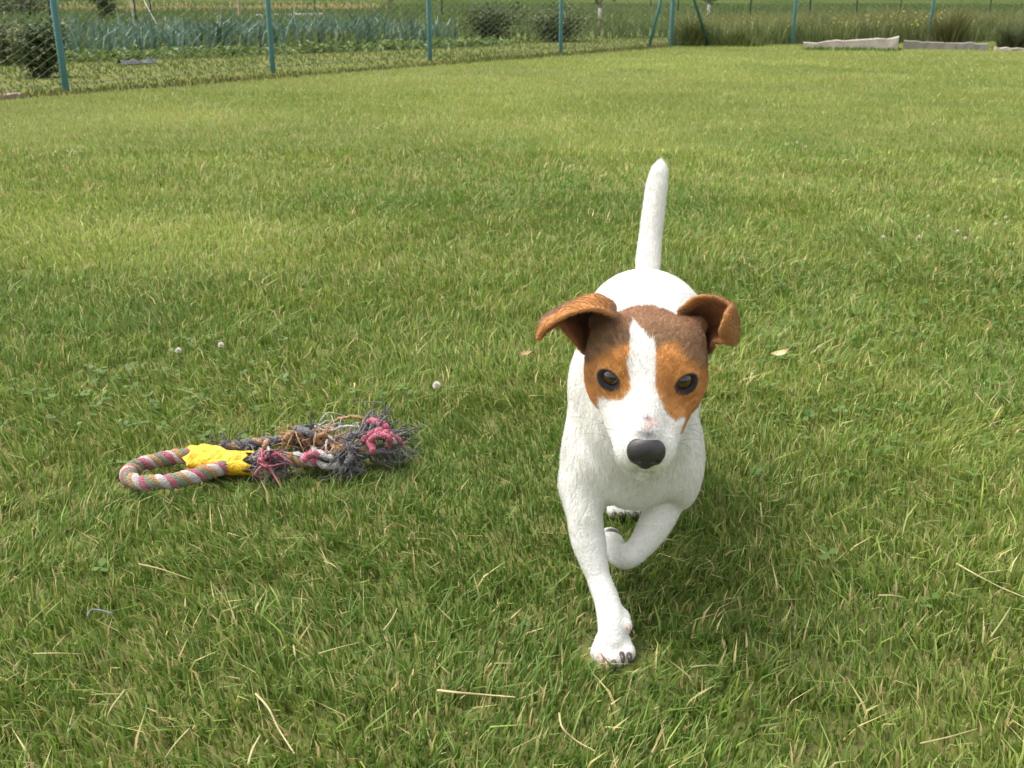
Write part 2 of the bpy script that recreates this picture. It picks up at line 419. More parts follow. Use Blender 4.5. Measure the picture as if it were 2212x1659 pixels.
# ================================================================== GARDEN BEYOND THE FENCE
def hw_far(y): return .56 * y + 1.5
def scatter(n, y0, y1, test, side=1.0):
    y = rng.uniform(y0, y1, n); x = rng.uniform(-1, 1, n) * hw_far(y) * side
    k = test(x, y); return x[k], y[k]
def stuff_blades(name, label, cat, x, y, h, wd, leanf, c1_, c2_, tip=None, m=M_grass, noise_s=.8):
    N = len(x); la = rng.uniform(0, 6.283, N); t = np.clip(fbm(x, y, noise_s, 5) * 1.2 - .1 + rng.normal(0, .25, N), 0, 1)
    col = mixcol(c1_, c2_, t); h = h * rng.uniform(.55, 1.25, N) * (.55 + .9 * fbm(x, y, noise_s * 1.7, 15)); wd = wd * rng.uniform(.6, 1.3, N)
    lf = rng.uniform(.1, 1, N) * leanf * h
    V, Q, T, c = blades(np.stack([x, y, np.full(N, -.01)], 1), h, wd, rng.normal(0, .7, N), np.stack([np.cos(la) * lf, np.sin(la) * lf], 1), rng.random(N), col,
                        None if tip is None else mixcol(tip, c2_, rng.random(N) * .6))
    return kind(obj(name, mesh_np(name, V, Q, T, c), m), 'stuff', label, cat)
outside = lambda x, y: lawn_mask(x, y) < .02
leftside = lambda x, y: x < cor[0] + (y - cor[1]) * .15
# rough verge outside the left run
x, y = scatter(80000, 5.5, 24, lambda x, y: outside(x, y) & (lawn_mask(x, y) > -3.2) & leftside(x, y))
stuff_blades('verge_grass', 'rough yellowish grass strip just outside the chain link fence', 'grass', x, y, .045, .010, .5, [.085, .135, .022], [.165, .20, .045])
# dry taller fringe right at the foot of the fence
tt_ = rng.random(2600); segs = np.vstack([FLx[0] + (FLx[-1] - FLx[0]) * tt_[:, None]]); off = rng.normal(0, .05, len(segs))
stuff_blades('fence_foot_grass', 'dry uncut grass fringe along the foot of the fence', 'grass', segs[:, 0] - off * .5, segs[:, 1] + off, .06, .009, .7, [.07, .09, .02], [.19, .165, .06])
# field
x, y = scatter(60000, 12, 95, lambda x, y: outside(x, y) & (lawn_mask(x, y) < -2.5))
stuff_blades('field_grass', 'tall green meadow spreading behind the vegetable garden', 'meadow', x, y, .28, .030, .5, [.07, .115, .028], [.15, .185, .055], noise_s=.22)
x, y = scatter(9000, 42, 62, lambda x, y: (x < -6) & (np.abs(y - 50 - x * .25 - fbm(x, y, .2, 8) * 4) < 4))
stuff_blades('ripe_grain', 'yellow strip of ripe grain crossing the far meadow', 'grain', x, y, .42, .06, .4, [.34, .28, .10], [.46, .38, .16])
# leek bed: rows of blue green fans
lk = []
A0, B0 = atZ(150, 128), atZ(1000, 96); dv = (B0 - A0); Ln = np.linalg.norm(dv); dv /= Ln; nv = np.array([-dv[1], dv[0], 0]); nv = nv if nv[1] > 0 else -nv
for row in range(8):
    for s in np.arange(-4.5, Ln, .17):
        p = A0 + dv * (s + rng.normal(0, .02)) + nv * (row * .42 + rng.normal(0, .02))
        for j in range(7): lk.append((p[0] + rng.normal(0, .02), p[1] + rng.normal(0, .02)))
lk = np.array(lk)
lk = lk[lawn_mask(lk[:, 0], lk[:, 1]) < -1.4]
stuff_blades('leek_bed', 'rows of blue-green leeks in the vegetable bed', 'leeks', lk[:, 0], lk[:, 1], .37, .026, .65, [.03, .075, .035], [.145, .235, .165], m=mat('leek_leaf', (.1, .2, .15), .5, .4, attr='col', trans=.2), noise_s=2.5)
# low plants in front of the leeks
sA, sB = A0 - nv * .45, B0 - nv * .5
t_ = rng.uniform(-.45, 1.05, 2600); P = sA + (sB - sA) * t_[:, None] + np.stack([rng.normal(0, .12, 2600), rng.normal(0, .16, 2600), np.abs(rng.normal(.03, .035, 2600))], 1)
P = P[lawn_mask(P[:, 0], P[:, 1]) < -.35]
me = leaves_mesh('low_vegetables', P, .075, .045, mixcol([.07, .13, .022], [.17, .22, .05], rng.random(len(P))), seed=3)
kind(obj('low_vegetables', me, M_grass), 'stuff', 'low leafy vegetable row in front of the leeks', 'vegetables')

# torn dark film on the soil in front of the leeks
def film(pa, pb, wdt, label):
    a, b = atZ(*pa), atZ(*pb); n_ = 26; m = MB(); V = []
    for i in range(n_):
        p = a + (b - a) * i / (n_ - 1)
        for j in range(5):
            w_ = (j / 4 - .5) * wdt * (.6 + .8 * rng.random())
            V.append(p + nv * w_ + np.array([0, 0, .012 + .05 * rng.random() * (1 - abs(j - 2) / 2)]))
    Q = [[i * 5 + j, (i + 1) * 5 + j, (i + 1) * 5 + j + 1, i * 5 + j + 1] for i in range(n_ - 1) for j in range(4)]
    m.add(np.array(V) - a, Q)
    o = m.build('mulch_film', M_film); o.location = a
    tag(o, label, 'film')
M_film = mat('grey_mulch_film', (.045, .048, .055), .8, .2, noise=(5, (.09, .09, .10), .2))
film((790, 107), (1090, 93), .30, 'torn dark grey mulch film strip running towards the leafy bushes')
film((258, 141), (335, 137), .16, 'short scrap of grey mulch film below the leek bed')

M_leaf = mat('bush_leaf', (.07, .11, .025), .5, .3, attr='col', trans=.25)
M_bark = mat('young_bark', (.16, .12, .085), .9, .1, noise=(30, (.26, .21, .16), .2), bump=(80, .5))
def bush(px, py, wpx, hpx, label, cA, cB, n_=1700, leaf=.055, name='leafy_bush'):
    b = atZ(px, py); W = size(wpx, b) * .5; Hh = size(hpx, b)
    r_ = empty(name, tuple(b), label, 'bush')
    m = MB(); tips = []
    for i in range(14):
        a = rng.uniform(0, 6.283); rr = rng.uniform(.3, 1) * W; zz = Hh * rng.uniform(.55, .95)
        e = np.array([math.cos(a) * rr, math.sin(a) * rr, zz]); mid = e * [.35, .35, .55]
        P = spline([[0, 0, -.03], mid, e], 7); m.tube(P, np.linspace(.009, .003, 7), 5); tips.append(P)
    m.build('branches', M_bark, r_)
    T = np.concatenate(tips); T = T[T[:, 2] > Hh * .12]
    P = T[rng.integers(0, len(T), n_)] + rng.normal(0, 1, (n_, 3)) * [W * .26, W * .26, Hh * .12]
    P[:, 2] = np.clip(P[:, 2], .02, Hh * 1.1)
    t = np.clip(vnoise(P[:, 0] * 9, P[:, 2] * 9, 1, 9) + rng.normal(0, .25, n_), 0, 1)
    obj('foliage', leaves_mesh('foliage', P, leaf, leaf * .6, mixcol(cA, cB, t), seed=int(px)), M_leaf, r_)
    return r_
bush(92, 168, 100, 112, 'dense dark green bush just behind the lowest corner of the fence', [.03, .055, .014], [.12, .15, .035], 1500, .05)
bush(1062, 92, 120, 76, 'feathery dark bush at the end of the leek rows', [.035, .06, .02], [.11, .135, .04], 1700)
bush(1200, 90, 165, 72, 'broad dark bush next to the wrapped tree trunk', [.04, .065, .02], [.12, .145, .045], 2100)
bush(20, 140, 120, 100, 'pale green bush beside the dense dark bush', [.07, .10, .03], [.18, .20, .08], 1100, .05)
bush(40, 40, 210, 60, 'low dark hedge bush far behind the garden stakes', [.045, .07, .025], [.10, .12, .045], 1500, .12)

M_wrap = mat('white_tree_wrap', (.55, .52, .50), .8)
def tree(px, py, hgt, r0, crown_z, cr, label, wrap=None, bare=False):
    b = atZ(px, py); r_ = empty('young_tree', tuple(b), label, 'tree')
    m = MB(); P = spline([[0, 0, -.05], [.01, 0, hgt * .3], [-.02, .01, hgt * .65], [.02, 0, hgt]], 14)
    m.tube(P, np.linspace(r0, r0 * .25, 14), 9); tips = []
    for i in range(16):
        z0 = rng.uniform(crown_z * .8, hgt * .9); a = rng.uniform(0, 6.283); L = cr * rng.uniform(.6, 1)
        s0 = P[int(np.argmin(abs(P[:, 2] - z0)))]
        B_ = spline([s0, s0 + [math.cos(a) * L * .5, math.sin(a) * L * .5, L * .25], s0 + [math.cos(a) * L, math.sin(a) * L, L * .35]], 6)
        m.tube(B_, np.linspace(r0 * .4, r0 * .1, 6), 5); tips.append(B_)
    m.build('trunk', M_bark, r_)
    if wrap:
        m = MB(); m.tube([P[0] * 0 + [.002, 0, wrap[0]], [.004, 0, (wrap[0] + wrap[1]) / 2], [.006, 0, wrap[1]]], [r0 * 1.25, r0 * 1.15, r0 * 1.3], 10); m.build('trunk_wrap', M_wrap, r_)
    T = np.concatenate(tips); n_ = 1500
    P2 = T[rng.integers(0, len(T), n_)] + rng.normal(0, cr * .16, (n_, 3))
    obj('crown', leaves_mesh('crown', P2, .09, .05, mixcol([.05, .085, .025], [.14, .17, .05], rng.random(n_)), seed=int(px)), M_leaf, r_)
    # tie stake
    return r_
tree(1294, 78, 2.1, .024, .46, .55, 'young tree with white wrapped trunk beside the broad bush', (.26, .42))
tree(1529, 48, 2.3, .032, .50, .6, 'young tree with pale trunk behind the corner brace', (.05, .42))  # pale sleeve covers the lower trunk
tree(842, 37, 2.2, .026, .34, .6, 'young tree with thin pale trunk behind the leek bed')
tree(222, 60, 1.9, .022, .30, .35, 'thin sapling left of the leaning garden line')

# stakes, line, board
M_wood = mat('weathered_wood', (.42, .34, .20), .85, .15, noise=(20, (.30, .24, .15), .2), bump=(50, .4))
M_gstake = mat('dark_metal_stake', (.03, .045, .04), .6)
M_pale = mat('pale_stake', (.5, .47, .42), .8)
def stake(px, py, hgt, r, m_, label, name='garden_stake', lean=(0, 0), square=False):
    b = atZ(px, py); m = MB()
    m.tube([[0, 0, -.06], [lean[0] * .5, lean[1] * .5, hgt * .5], [lean[0], lean[1], hgt], [lean[0], lean[1], hgt + r * .4]], [r, r, r * .96, r * .55], 4 if square else 9)
    o = m.build(name, m_, None, smooth=not square); o.location = b; return tag(o, label, 'stake')
stake(519, 45, 1.2, .05, M_wood, 'thick yellowish wooden stake at the end of the white board', 'wooden_stake', square=True)
stake(292, 77, .95, .012, M_pale, 'thin pale stake beside the dark stake in the leek bed')
stake(298, 75, 1.3, .013, M_gstake, 'thin dark stake carrying the slanting white line')
stake(361, 76, .28, .016, M_wood, 'short wooden peg among the leeks', 'wooden_stake')
a, b = atZ(353, 79), atZ(298, 75); m = MB(); m.tube([[0, 0, 0], (b - a) * .5 + [0, 0, .44], (b - a) + [0, 0, .95]], .006, 6)
o = m.build('guy_line', mat('white_cord', (.6, .58, .52), .8)); o.location = a; tag(o, 'slanting white cord tied from the ground to the dark stake', 'cord')
M_conc = mat('pale_concrete', (.50, .44, .37), .9, .15, noise=(6, (.32, .28, .24), .22), bump=(40, .5))
M_conc2 = mat('grey_concrete', (.27, .25, .22), .9, .15, noise=(7, (.18, .17, .14), .22), bump=(40, .5))
def slab(pa, pb, thick, deep, m_, label, name='concrete_kerb', ends=(1, 1), cat='kerb'):
    a, b = atZ(*pa), atZ(*pb); L = np.linalg.norm(b - a); d = (b - a) / L; nn = np.array([-d[1], d[0], 0])
    if nn[1] < 0: nn = -nn
    n_ = 15; V = []
    for i in range(n_):
        t = i / (n_ - 1); hh = thick * (ends[0] * (1 - t) + ends[1] * t) * rng.uniform(.94, 1.05)
        p = d * L * t + rng.normal(0, .004, 3)
        for (oy, oz) in ((0, -.03), (0, hh * .93), (.012, hh), (deep - .012, hh), (deep, hh * .93), (deep, -.03)):
            V.append(p + nn * (oy + rng.normal(0, .003)) + np.array([0, 0, oz]))
    Q = [[i * 6 + j, (i + 1) * 6 + j, (i + 1) * 6 + (j + 1) % 6, i * 6 + (j + 1) % 6] for i in range(n_ - 1) for j in range(6)]
    k = (n_ - 1) * 6; Q += [[0, 1, 2, 3], [0, 3, 4, 5], [k + 3, k + 2, k + 1, k], [k + 5, k + 4, k + 3, k]]
    m = MB(); m.add(V, Q); o = m.build(name, m_, None, smooth=False, recalc=True); o.location = a; return tag(o, label, cat)
slab((1735, 104), (1939, 107), size(25, atZ(1800, 106)), .10, M_conc, 'thick pale concrete slab with a crumbled thin end by the fence', ends=(.45, 1.0))
slab((1950, 106), (2134, 109), size(17, atZ(2000, 106)), .09, M_conc2, 'grey weathered concrete kerb beside the pale slab', ends=(1, .8))
slab((2150, 110), (2330, 112), size(7, atZ(2200, 108)), .10, M_conc, 'flat light stone edging strip beyond the grey kerb', ends=(1, 1))
slab((524, 43), (699, 38), .13, .12, mat('whitewashed_board', (.62, .58, .53), .85, .2, noise=(4, (.42, .40, .38), .2)), 'long white board lying behind the leek bed', 'white_board', cat='board')
slab((-60, 220), (52, 213), .03, .08, mat('pinkish_edging', (.36, .27, .23), .9, .1, noise=(20, (.25, .17, .14), .2)), 'pinkish edging stone at the lawn corner under the fence', 'edging_stone', cat='stone')

# far fence
M_far = mat('dull_green_steel', (.035, .075, .06), .6)
far_px = [(116, 76), (329, 50), (681, 33), (955, 36), (1072, 17), (1405, 24), (1464, 36), (1619, 51), (1746, 55), (1848, 40), (1944, 28), (2136, 36)]
o0 = atZ(681, 33)
far = empty('distant_fence', tuple(o0), 'distant thin green post and wire fence behind the garden', 'fence')
fp = [atZ(*p) - o0 for p in far_px]
for p in fp:
    m = MB(); m.tube([p + [0, 0, -.1], p + [0, 0, .7], p + [0, 0, 1.6]], .022, 8); m.build('post', M_far, far)
for i0, i1 in ((1, 2), (3, 4), (5, 6), (7, 8), (9, 10)):
    for z in (.4, .9, 1.4):
        m = MB(); m.tube([fp[i0] + [0, 0, z], (fp[i0] + fp[i1]) / 2 + [0, 0, z - .02], fp[i1] + [0, 0, z]], .004, 4); m.build('wire', M_far, far)

# weeds behind the right run
def right_out(x, y): return (lawn_mask(x, y) < -.05) & ~leftside(x, y)
x, y = scatter(150000, 10, 24, lambda x, y: right_out(x, y) & (lawn_mask(x, y) > -4.0))
stuff_blades('tall_weeds', 'tall tangled weeds growing behind the right fence run', 'weeds', x, y, .38, .013, .5, [.055, .09, .02], [.20, .235, .07], tip=[.28, .25, .10], noise_s=1.3)
x, y = scatter(26000, 10, 20, lambda x, y: right_out(x, y) & (lawn_mask(x, y) > -.7))
stuff_blades('fence_weeds', 'bright green weeds crowding the foot of the right fence run', 'weeds', x, y, .17, .014, .6, [.04, .07, .016], [.14, .17, .04], noise_s=2.2)
# yellow wildflowers
fl = []
for px, py, n_, sx, sz in ((1605, 62, 90, .16, .10), (1855, 60, 150, .35, .10), (1980, 60, 160, .35, .12), (1920, 66, 110, .6, .08), (1790, 84, 30, .15, .05), (2040, 52, 60, .2, .1)):
    c = atZ(px, 88); zc = size(88 - py, c)
    fl.append(c + rng.normal(0, 1, (n_, 3)) * [sx, .3, sz * .6] + [0, .10, zc * 1.25])
P = np.concatenate(fl)
kind(obj('yellow_wildflowers', leaves_mesh('yellow_wildflowers', P, .038, .03, mixcol([.48, .38, .03], [.30, .26, .05], rng.random(len(P))), seed=8), M_grass), 'stuff', 'loose yellow wildflower heads above the weeds', 'flowers')
# grass clumps as things
def clump(px, py, wpx, hpx, label, cA, cB, n_=420):
    b = atZ(px, py); W = size(wpx, b) / 2; Hh = size(hpx, b); a = rng.uniform(0, 6.283, n_); rr = np.abs(rng.normal(0, .55, n_)) * W
    bx, by = np.cos(a) * rr, np.sin(a) * rr * .8
    dome = np.exp(-(rr / W) ** 2 * 1.2) * (.55 + .9 * vnoise(bx * 14, by * 14, 1, int(px)))
    hh = Hh * rng.uniform(.45, 1.1, n_) * dome; lf = hh * rng.uniform(.05, .9, n_); a = a + rng.normal(0, .8, n_)
    V, Q, T, c = blades(np.stack([bx, by, np.full(n_, -.02)], 1), hh, rng.uniform(.006, .013, n_), rng.normal(0, .9, n_), np.stack([np.cos(a) * lf, np.sin(a) * lf], 1), rng.random(n_), mixcol(cA, cB, rng.random(n_)))
    o = obj('grass_clump', mesh_np('grass_clump', V, Q, T, c), M_grass); o.location = b; return kind(o, 'stuff', label, 'grass clump')
clump(1490, 99, 120, 66, 'dark tall grass clump around the foot of the corner post', [.07, .095, .022], [.19, .20, .06], 900)
clump(1590, 100, 150, 40, 'low dark grass clump beside the right corner brace', [.06, .095, .022], [.17, .20, .05], 800)
clump(2045, 96, 100, 105, 'tall dark weed clump behind the kerb by the fence post', [.07, .085, .025], [.17, .17, .06], 900)
clump(2190, 106, 90, 70, 'dark leafy weed clump at the light stone edging', [.03, .05, .016], [.10, .11, .04], 800)
P = atZ(1735, 108)[None] + (atZ(1945, 110) - atZ(1735, 108))[None] * rng.random(500)[:, None]; P[:, 1] -= rng.random(500) * .08
stuff_blades('slab_foot_grass', 'low green grass fringe along the foot of the pale slab', 'grass', P[:, 0], P[:, 1], .055, .009, .7, [.07, .14, .03], [.14, .20, .05])
# ================================================================== END BACKGROUND

# ================================================================== ROPE TOY
COLS = {'pink': (.50, .10, .15), 'white': (.62, .58, .54), 'orange': (.52, .27, .09), 'green': (.20, .24, .13), 'grey': (.135, .122, .13), 'rose': (.62, .10, .17)}
M_cot = {k: mat('cotton_' + k, c, .95, .1, noise=(70, tuple(min(1, v * .65 + .05) for v in c), .25), bump=(500, .8), sheen=.3) for k, c in COLS.items()}
M_tape = mat('yellow_tape', (.80, .50, .015), .42, .4, noise=(70, (.68, .38, .01), .3), bump=(120, .9))
toyO = atZ(470, 1010, 0.0)
toy = empty('rope_toy', tuple(toyO), 'colourful looped cotton rope dog toy with yellow band and frayed ends on grass', 'rope toy')
def TP(pts): return np.array([atZ(p[0], p[1], (p[2] - .008) if len(p) > 2 else .022) for p in pts]) - toyO
def twisted(path, rr, pitch, cols, phase=0.0, name='strand'):
    P = spline(path, 150); seg = np.r_[0, np.cumsum(np.linalg.norm(np.diff(P, axis=0), axis=1))]
    T = np.gradient(P, axis=0); T /= np.linalg.norm(T, axis=1)[:, None]
    u = np.array([0, 0, 1.]); U = []
    for i in range(len(P)):
        u = u - T[i] * (u @ T[i]); u /= np.linalg.norm(u); U.append(u)
    U = np.array(U); B = np.cross(T, U); k = len(cols)
    for j, c in enumerate(cols):
        a = phase + seg / pitch * 2 * math.pi + j * 2 * math.pi / k
        wob = np.interp(seg, np.linspace(0, seg[-1], 40), rng.normal(0, .07, 40)); a = a + wob * 3
        H = P + (np.cos(a)[:, None] * U + np.sin(a)[:, None] * B) * rr * (.56 + wob * .6)[:, None]
        m = MB(); m.tube(H, rr * .60 * (1 + wob + .10 * np.sin(a * 1.0)), 8); o = m.build(name, M_cot[c], toy); o['label'] = c + ' cotton strand of the twisted rope'
twisted(TP([(505, 992), (452, 984), (412, 984), (356, 991), (305, 1004), (278, 1020), (284, 1036), (326, 1043), (390, 1036), (446, 1020), (500, 1002)]), .0086, .031, ['pink', 'white', 'orange', 'green'])
twisted(TP([(520, 998), (562, 995), (610, 992), (660, 992), (712, 990), (770, 980), (810, 966)]), .0085, .045, ['rose', 'white', 'orange', 'green'], 1.0)
twisted(TP([(470, 972), (515, 962), (570, 955), (630, 950), (690, 955), (740, 962)]), .0065, .035, ['grey', 'grey', 'orange', 'grey'], .5)
# yellow band: wrinkled sleeve
Pt = spline(TP([(421, 992), (455, 994), (495, 998), (540, 1001)]), 22); m = MB(); V = []; ns = 26
Tt = np.gradient(Pt, axis=0); Tt /= np.linalg.norm(Tt, axis=1)[:, None]
for i in range(22):
    t = i / 21; side = np.cross(Tt[i], [0, 0, 1]); side /= np.linalg.norm(side)
    rh = (.027 * (1 - t) + .0155 * t) + .004 * math.exp(-((t - .04) / .06) ** 2); rv = .0165 * (1 - t) + .0135 * t
    for j in range(ns):
        a = j * 2 * math.pi / ns
        wr = 1 + .05 * math.sin(5 * a + 9 * t) + .035 * math.sin(23 * t + 2 * a) + rng.normal(0, .012)
        edge = (.006 * math.sin(7 * a) + .004 * math.sin(3 * a + 1)) * (1 if i in (0, 21) else 0)
        V.append(Pt[i] + side * math.cos(a) * rh * wr + np.array([0, 0, 1]) * math.sin(a) * rv * wr * (1 - .16 * math.exp(-((t - .62) / .16) ** 2)) + Tt[i] * edge)
Q = [[i * ns + j, i * ns + (j + 1) % ns, (i + 1) * ns + (j + 1) % ns, (i + 1) * ns + j] for i in range(21) for j in range(ns)]
m.add(V, Q); o = m.build('band', M_tape, toy); o['label'] = 'bright yellow wrinkled tape band'
sol = o.modifiers.new('thick', 'SOLIDIFY'); sol.thickness = .0012
def thread(pts, r, c, n=26, name='thread'):
    m = MB(); P = spline(TP(pts), n); P += rng.normal(0, r * .25, P.shape)
    m.tube(P, np.r_[np.full(n - 3, r), r * .8, r * .6, r * .3], 7); m.build(name, M_cot[c], toy)
def tuft(px, py, z, dx, dy, dz, n, spread, c, r=.0009, L=.035):
    """fibres fanning out of one point in direction (dx,dy,dz)"""
    n = int(n * (.48 if c == 'grey' else 1)); z -= .006; b = atZ(px, py, z) - toyO; m = MB(); L = L * (.66 if c == 'grey' else 1); d = np.array([dx, dy, dz], float); d /= np.linalg.norm(d)
    for i in range(n):
        e = d + rng.normal(0, spread, 3); e /= np.linalg.norm(e); l = L * rng.uniform(.5, 1.15)
        s = b + rng.normal(0, .004, 3)
        P = spline([s, s + e * l * .5 + rng.normal(0, .007, 3), s + e * l + rng.normal(0, .012, 3) - [0, 0, .008]], 7)
        P[:, 2] = np.maximum(P[:, 2], .010)
        m.tube(P, np.linspace(r * 1.3, r * .5, 7), 5)
    m.build('frayed_tuft', M_cot[c], toy)
for a in ((500, 962, .03, -1, .4, .5, 14, .35, 'grey', .0012, .028), (530, 968, .035, .2, .6, .8, 16, .5, 'grey', .0011, .028), (548, 992, .035, 1, -.3, .4, 22, .6, 'white', .0008, .022),
          (560, 1000, .03, .6, -1, .1, 26, .5, 'grey', .0011, .035), (600, 1000, .025, .4, -1, -.1, 40, .45, 'grey', .0012, .042), (585, 985, .04, .8, .1, .3, 20, .5, 'grey', .0012, .032),
          (620, 952, .04, .4, .5, .5, 26, .6, 'orange', .0011, .026), (655, 935, .045, .7, -.6, .3, 30, .35, 'grey', .0016, .045), (668, 962, .035, .4, -.4, .2, 26, .5, 'orange', .0011, .035),
          (700, 950, .045, .6, .2, .4, 20, .6, 'orange', .0012, .028), (735, 975, .035, .7, .2, .3, 34, .5, 'orange', .0016, .022), (742, 950, .04, .6, .1, .2, 22, .5, 'white', .0008, .03),
          (765, 965, .045, -.3, -1, .1, 60, .35, 'grey', .0012, .055), (748, 1000, .025, -.1, -1, -.1, 44, .4, 'grey', .0012, .035), (790, 940, .05, .7, .3, .4, 40, .35, 'grey', .0016, .06),
          (826, 918, .045, -.1, .8, .5, 60, .55, 'grey', .001, .035), (845, 945, .03, 1, .1, .1, 40, .32, 'grey', .0011, .045), (800, 978, .028, 1, -.1, 0, 36, .35, 'grey', .0012, .05), (838, 972, .028, 1, -.1, .05, 26, .35, 'green', .0011, .032),
          (690, 925, .045, .9, .2, .2, 18, .45, 'white', .0008, .045), (570, 990, .042, .8, -.3, .2, 14, .5, 'rose', .0018, .014), (640, 958, .03, .8, .1, .2, 40, .5, 'grey', .0014, .035)):
    tuft(*a)
thread([(784, 954, .05), (800, 938, .06), (824, 934, .065), (850, 944, .055), (874, 960, .04)], .0046, 'rose'); thread([(806, 976, .05), (800, 952, .06), (816, 940, .07), (840, 948, .065), (838, 970, .045)], .0042, 'rose'); thread([(812, 940, .07), (836, 944, .068), (858, 958, .055)], .0026, 'white')
thread([(788, 914, .06), (812, 910, .068), (832, 920, .066), (838, 936, .055)], .0040, 'rose'); thread([(800, 908, .055), (822, 912, .06), (838, 924, .055)], .0022, 'white')
thread([(706, 926, .045), (724, 908, .055), (752, 901, .06), (776, 902, .06), (782, 914, .05)], .0020, 'orange'); thread([(772, 898, .06), (790, 908, .055), (806, 912, .05)], .0018, 'green')
thread([(676, 917, .05), (700, 934, .055), (722, 952, .05)], .0017, 'white'); thread([(678, 922, .05), (708, 930, .055), (740, 922, .06), (764, 922, .06), (778, 932, .05)], .0015, 'white')
thread([(576, 955, .05), (580, 972, .055), (576, 990, .045)], .0015, 'white'); thread([(706, 950, .055), (704, 968, .05), (712, 984, .04)], .0013, 'white'); thread([(570, 972, .05), (574, 958, .058), (580, 950, .05)], .0030, 'orange')
thread([(672, 968, .04), (690, 982, .042), (720, 992, .036), (732, 1004, .03), (700, 1006, .03), (684, 992, .036)], .0042, 'white'); thread([(655, 996, .04), (672, 984, .045), (694, 980, .042), (712, 990, .034)], .0048, 'rose')
thread([(716, 978, .042), (735, 968, .05), (750, 974, .042)], .0052, 'orange'); thread([(615, 948, .05), (625, 938, .055), (636, 938, .05), (640, 950, .04)], .0036, 'orange'); thread([(690, 958, .045), (684, 944, .055), (700, 940, .055), (708, 950, .045)], .0032, 'orange')
thread([(640, 925, .055), (662, 932, .06), (690, 948, .05)], .0042, 'grey'); thread([(740, 950, .05), (775, 936, .055), (812, 920, .05), (834, 910, .045)], .0044, 'grey'); thread([(846, 945, .04), (870, 938, .038), (888, 942, .03)], .0024, 'grey')
thread([(790, 982, .034), (820, 975, .036), (850, 978, .028), (868, 984, .022)], .0036, 'grey'); thread([(760, 968, .05), (756, 990, .044), (744, 1010, .03), (736, 1024, .02)], .0040, 'grey'); thread([(752, 1008, .03), (770, 1014, .024), (790, 1020, .018)], .0028, 'grey')

# ================================================================== STRAWS, LEAVES, CLOVER FLOWERS
M_straw = mat('dry_straw', (.30, .25, .115), .7, .3, noise=(160, (.42, .36, .19), .3))
M_strawd = mat('dull_straw', (.22, .20, .08), .75, .3, noise=(160, (.31, .27, .12), .3))
def straw(pts, r, label, m_=M_straw, group=None):
    P = np.array([atZ(p[0], p[1], .023 + .005 * math.sin(i * 2.1)) for i, p in enumerate(pts)])
    b = P[0].copy(); b[2] = .02; m = MB(); S_ = spline(P - b, 12)
    m.tube(S_, r * .72 * np.linspace(1, .6, 12), 6, flat=.6); o = m.build('straw', m_); o.location = b
    tag(o, label, 'straw', group or 'dry straws lying on the lawn')
straw([(945, 1491), (990, 1496), (1050, 1501), (1113, 1506)], .0021, 'long flat pale straw lying in front of the dog paw')
straw([(2066, 1217), (2110, 1242), (2160, 1268), (2225, 1295)], .0018, 'long thin straw slanting out over the dark lawn')
straw([(1897, 1286), (1925, 1286), (1956, 1291)], .0018, 'short pale straw near the long slanting straw')
straw([(552, 1498), (580, 1530), (602, 1575), (636, 1628)], .0015, 'bowed pale straw standing in bent curve over the grass')
straw([(536, 1652), (545, 1620), (562, 1588)], .0016, 'short straw crossing beside the bowed pale straw')
straw([(1208, 1540), (1215, 1572), (1245, 1600), (1285, 1622)], .0013, 'thin curled straw below the flat pale straw')
straw([(300, 1218), (350, 1230), (416, 1253)], .0016, 'dull flattened straw in front of the rope loop', M_strawd)
for lab, pts in (('short kinked straw in front of the frayed rope end', [(700, 1212), (722, 1222), (738, 1240)]), ('short upright straw between the rope toy and the dog paw', [(828, 1362), (845, 1340), (858, 1314)]),
                 ('flat greyish straw beside the short upright straw', [(688, 1412), (735, 1398), (782, 1387)]), ('tiny straw stub left of the flat greyish straw', [(634, 1394), (637, 1412), (641, 1432)]),
                 ('level dull straw below the bluish thread', [(72, 1412), (125, 1411), (182, 1413)]), ('dull rising straw in the darkest lawn corner', [(1988, 1606), (2050, 1592), (2112, 1574)]),
                 ('steep dull straw below the long slanting straw', [(2140, 1376), (2162, 1345), (2184, 1310)]), ('level dull straw close beside the dog claws', [(1492, 1441), (1530, 1437), (1572, 1441)]),
                 ('upright dull straw beside the lifted dog leg', [(1642, 1086), (1645, 1108), (1646, 1132)]), ('small tilted straw on the lawn away from the dog', [(2106, 848), (2120, 865), (2132, 882)]),
                 ('thin level straw beside the folded dog ear', [(1588, 648), (1620, 647), (1654, 648)]), ('tiny straw near the clover flowers beyond the rope toy', [(655, 775), (668, 762), (674, 748)]),
                 ('steep greenish straw below the level dull straw', [(270, 1490), (240, 1530), (230, 1560)]), ('leaning dull straw beside the bowed pale straw', [(408, 1575), (380, 1605), (355, 1640)])):
    straw(pts, .0014, lab, M_strawd)
P = np.array([atZ(p[0], p[1], .028) for p in ((188, 1332), (196, 1318), (216, 1318), (244, 1326))]); m = MB(); m.tube(spline(P - P[0], 12), .0008, 6)
o = m.build('thread', mat('bluish_thread', (.13, .15, .17), .8)); o.location = P[0]; tag(o, 'loose bluish grey thread on the grass', 'thread')
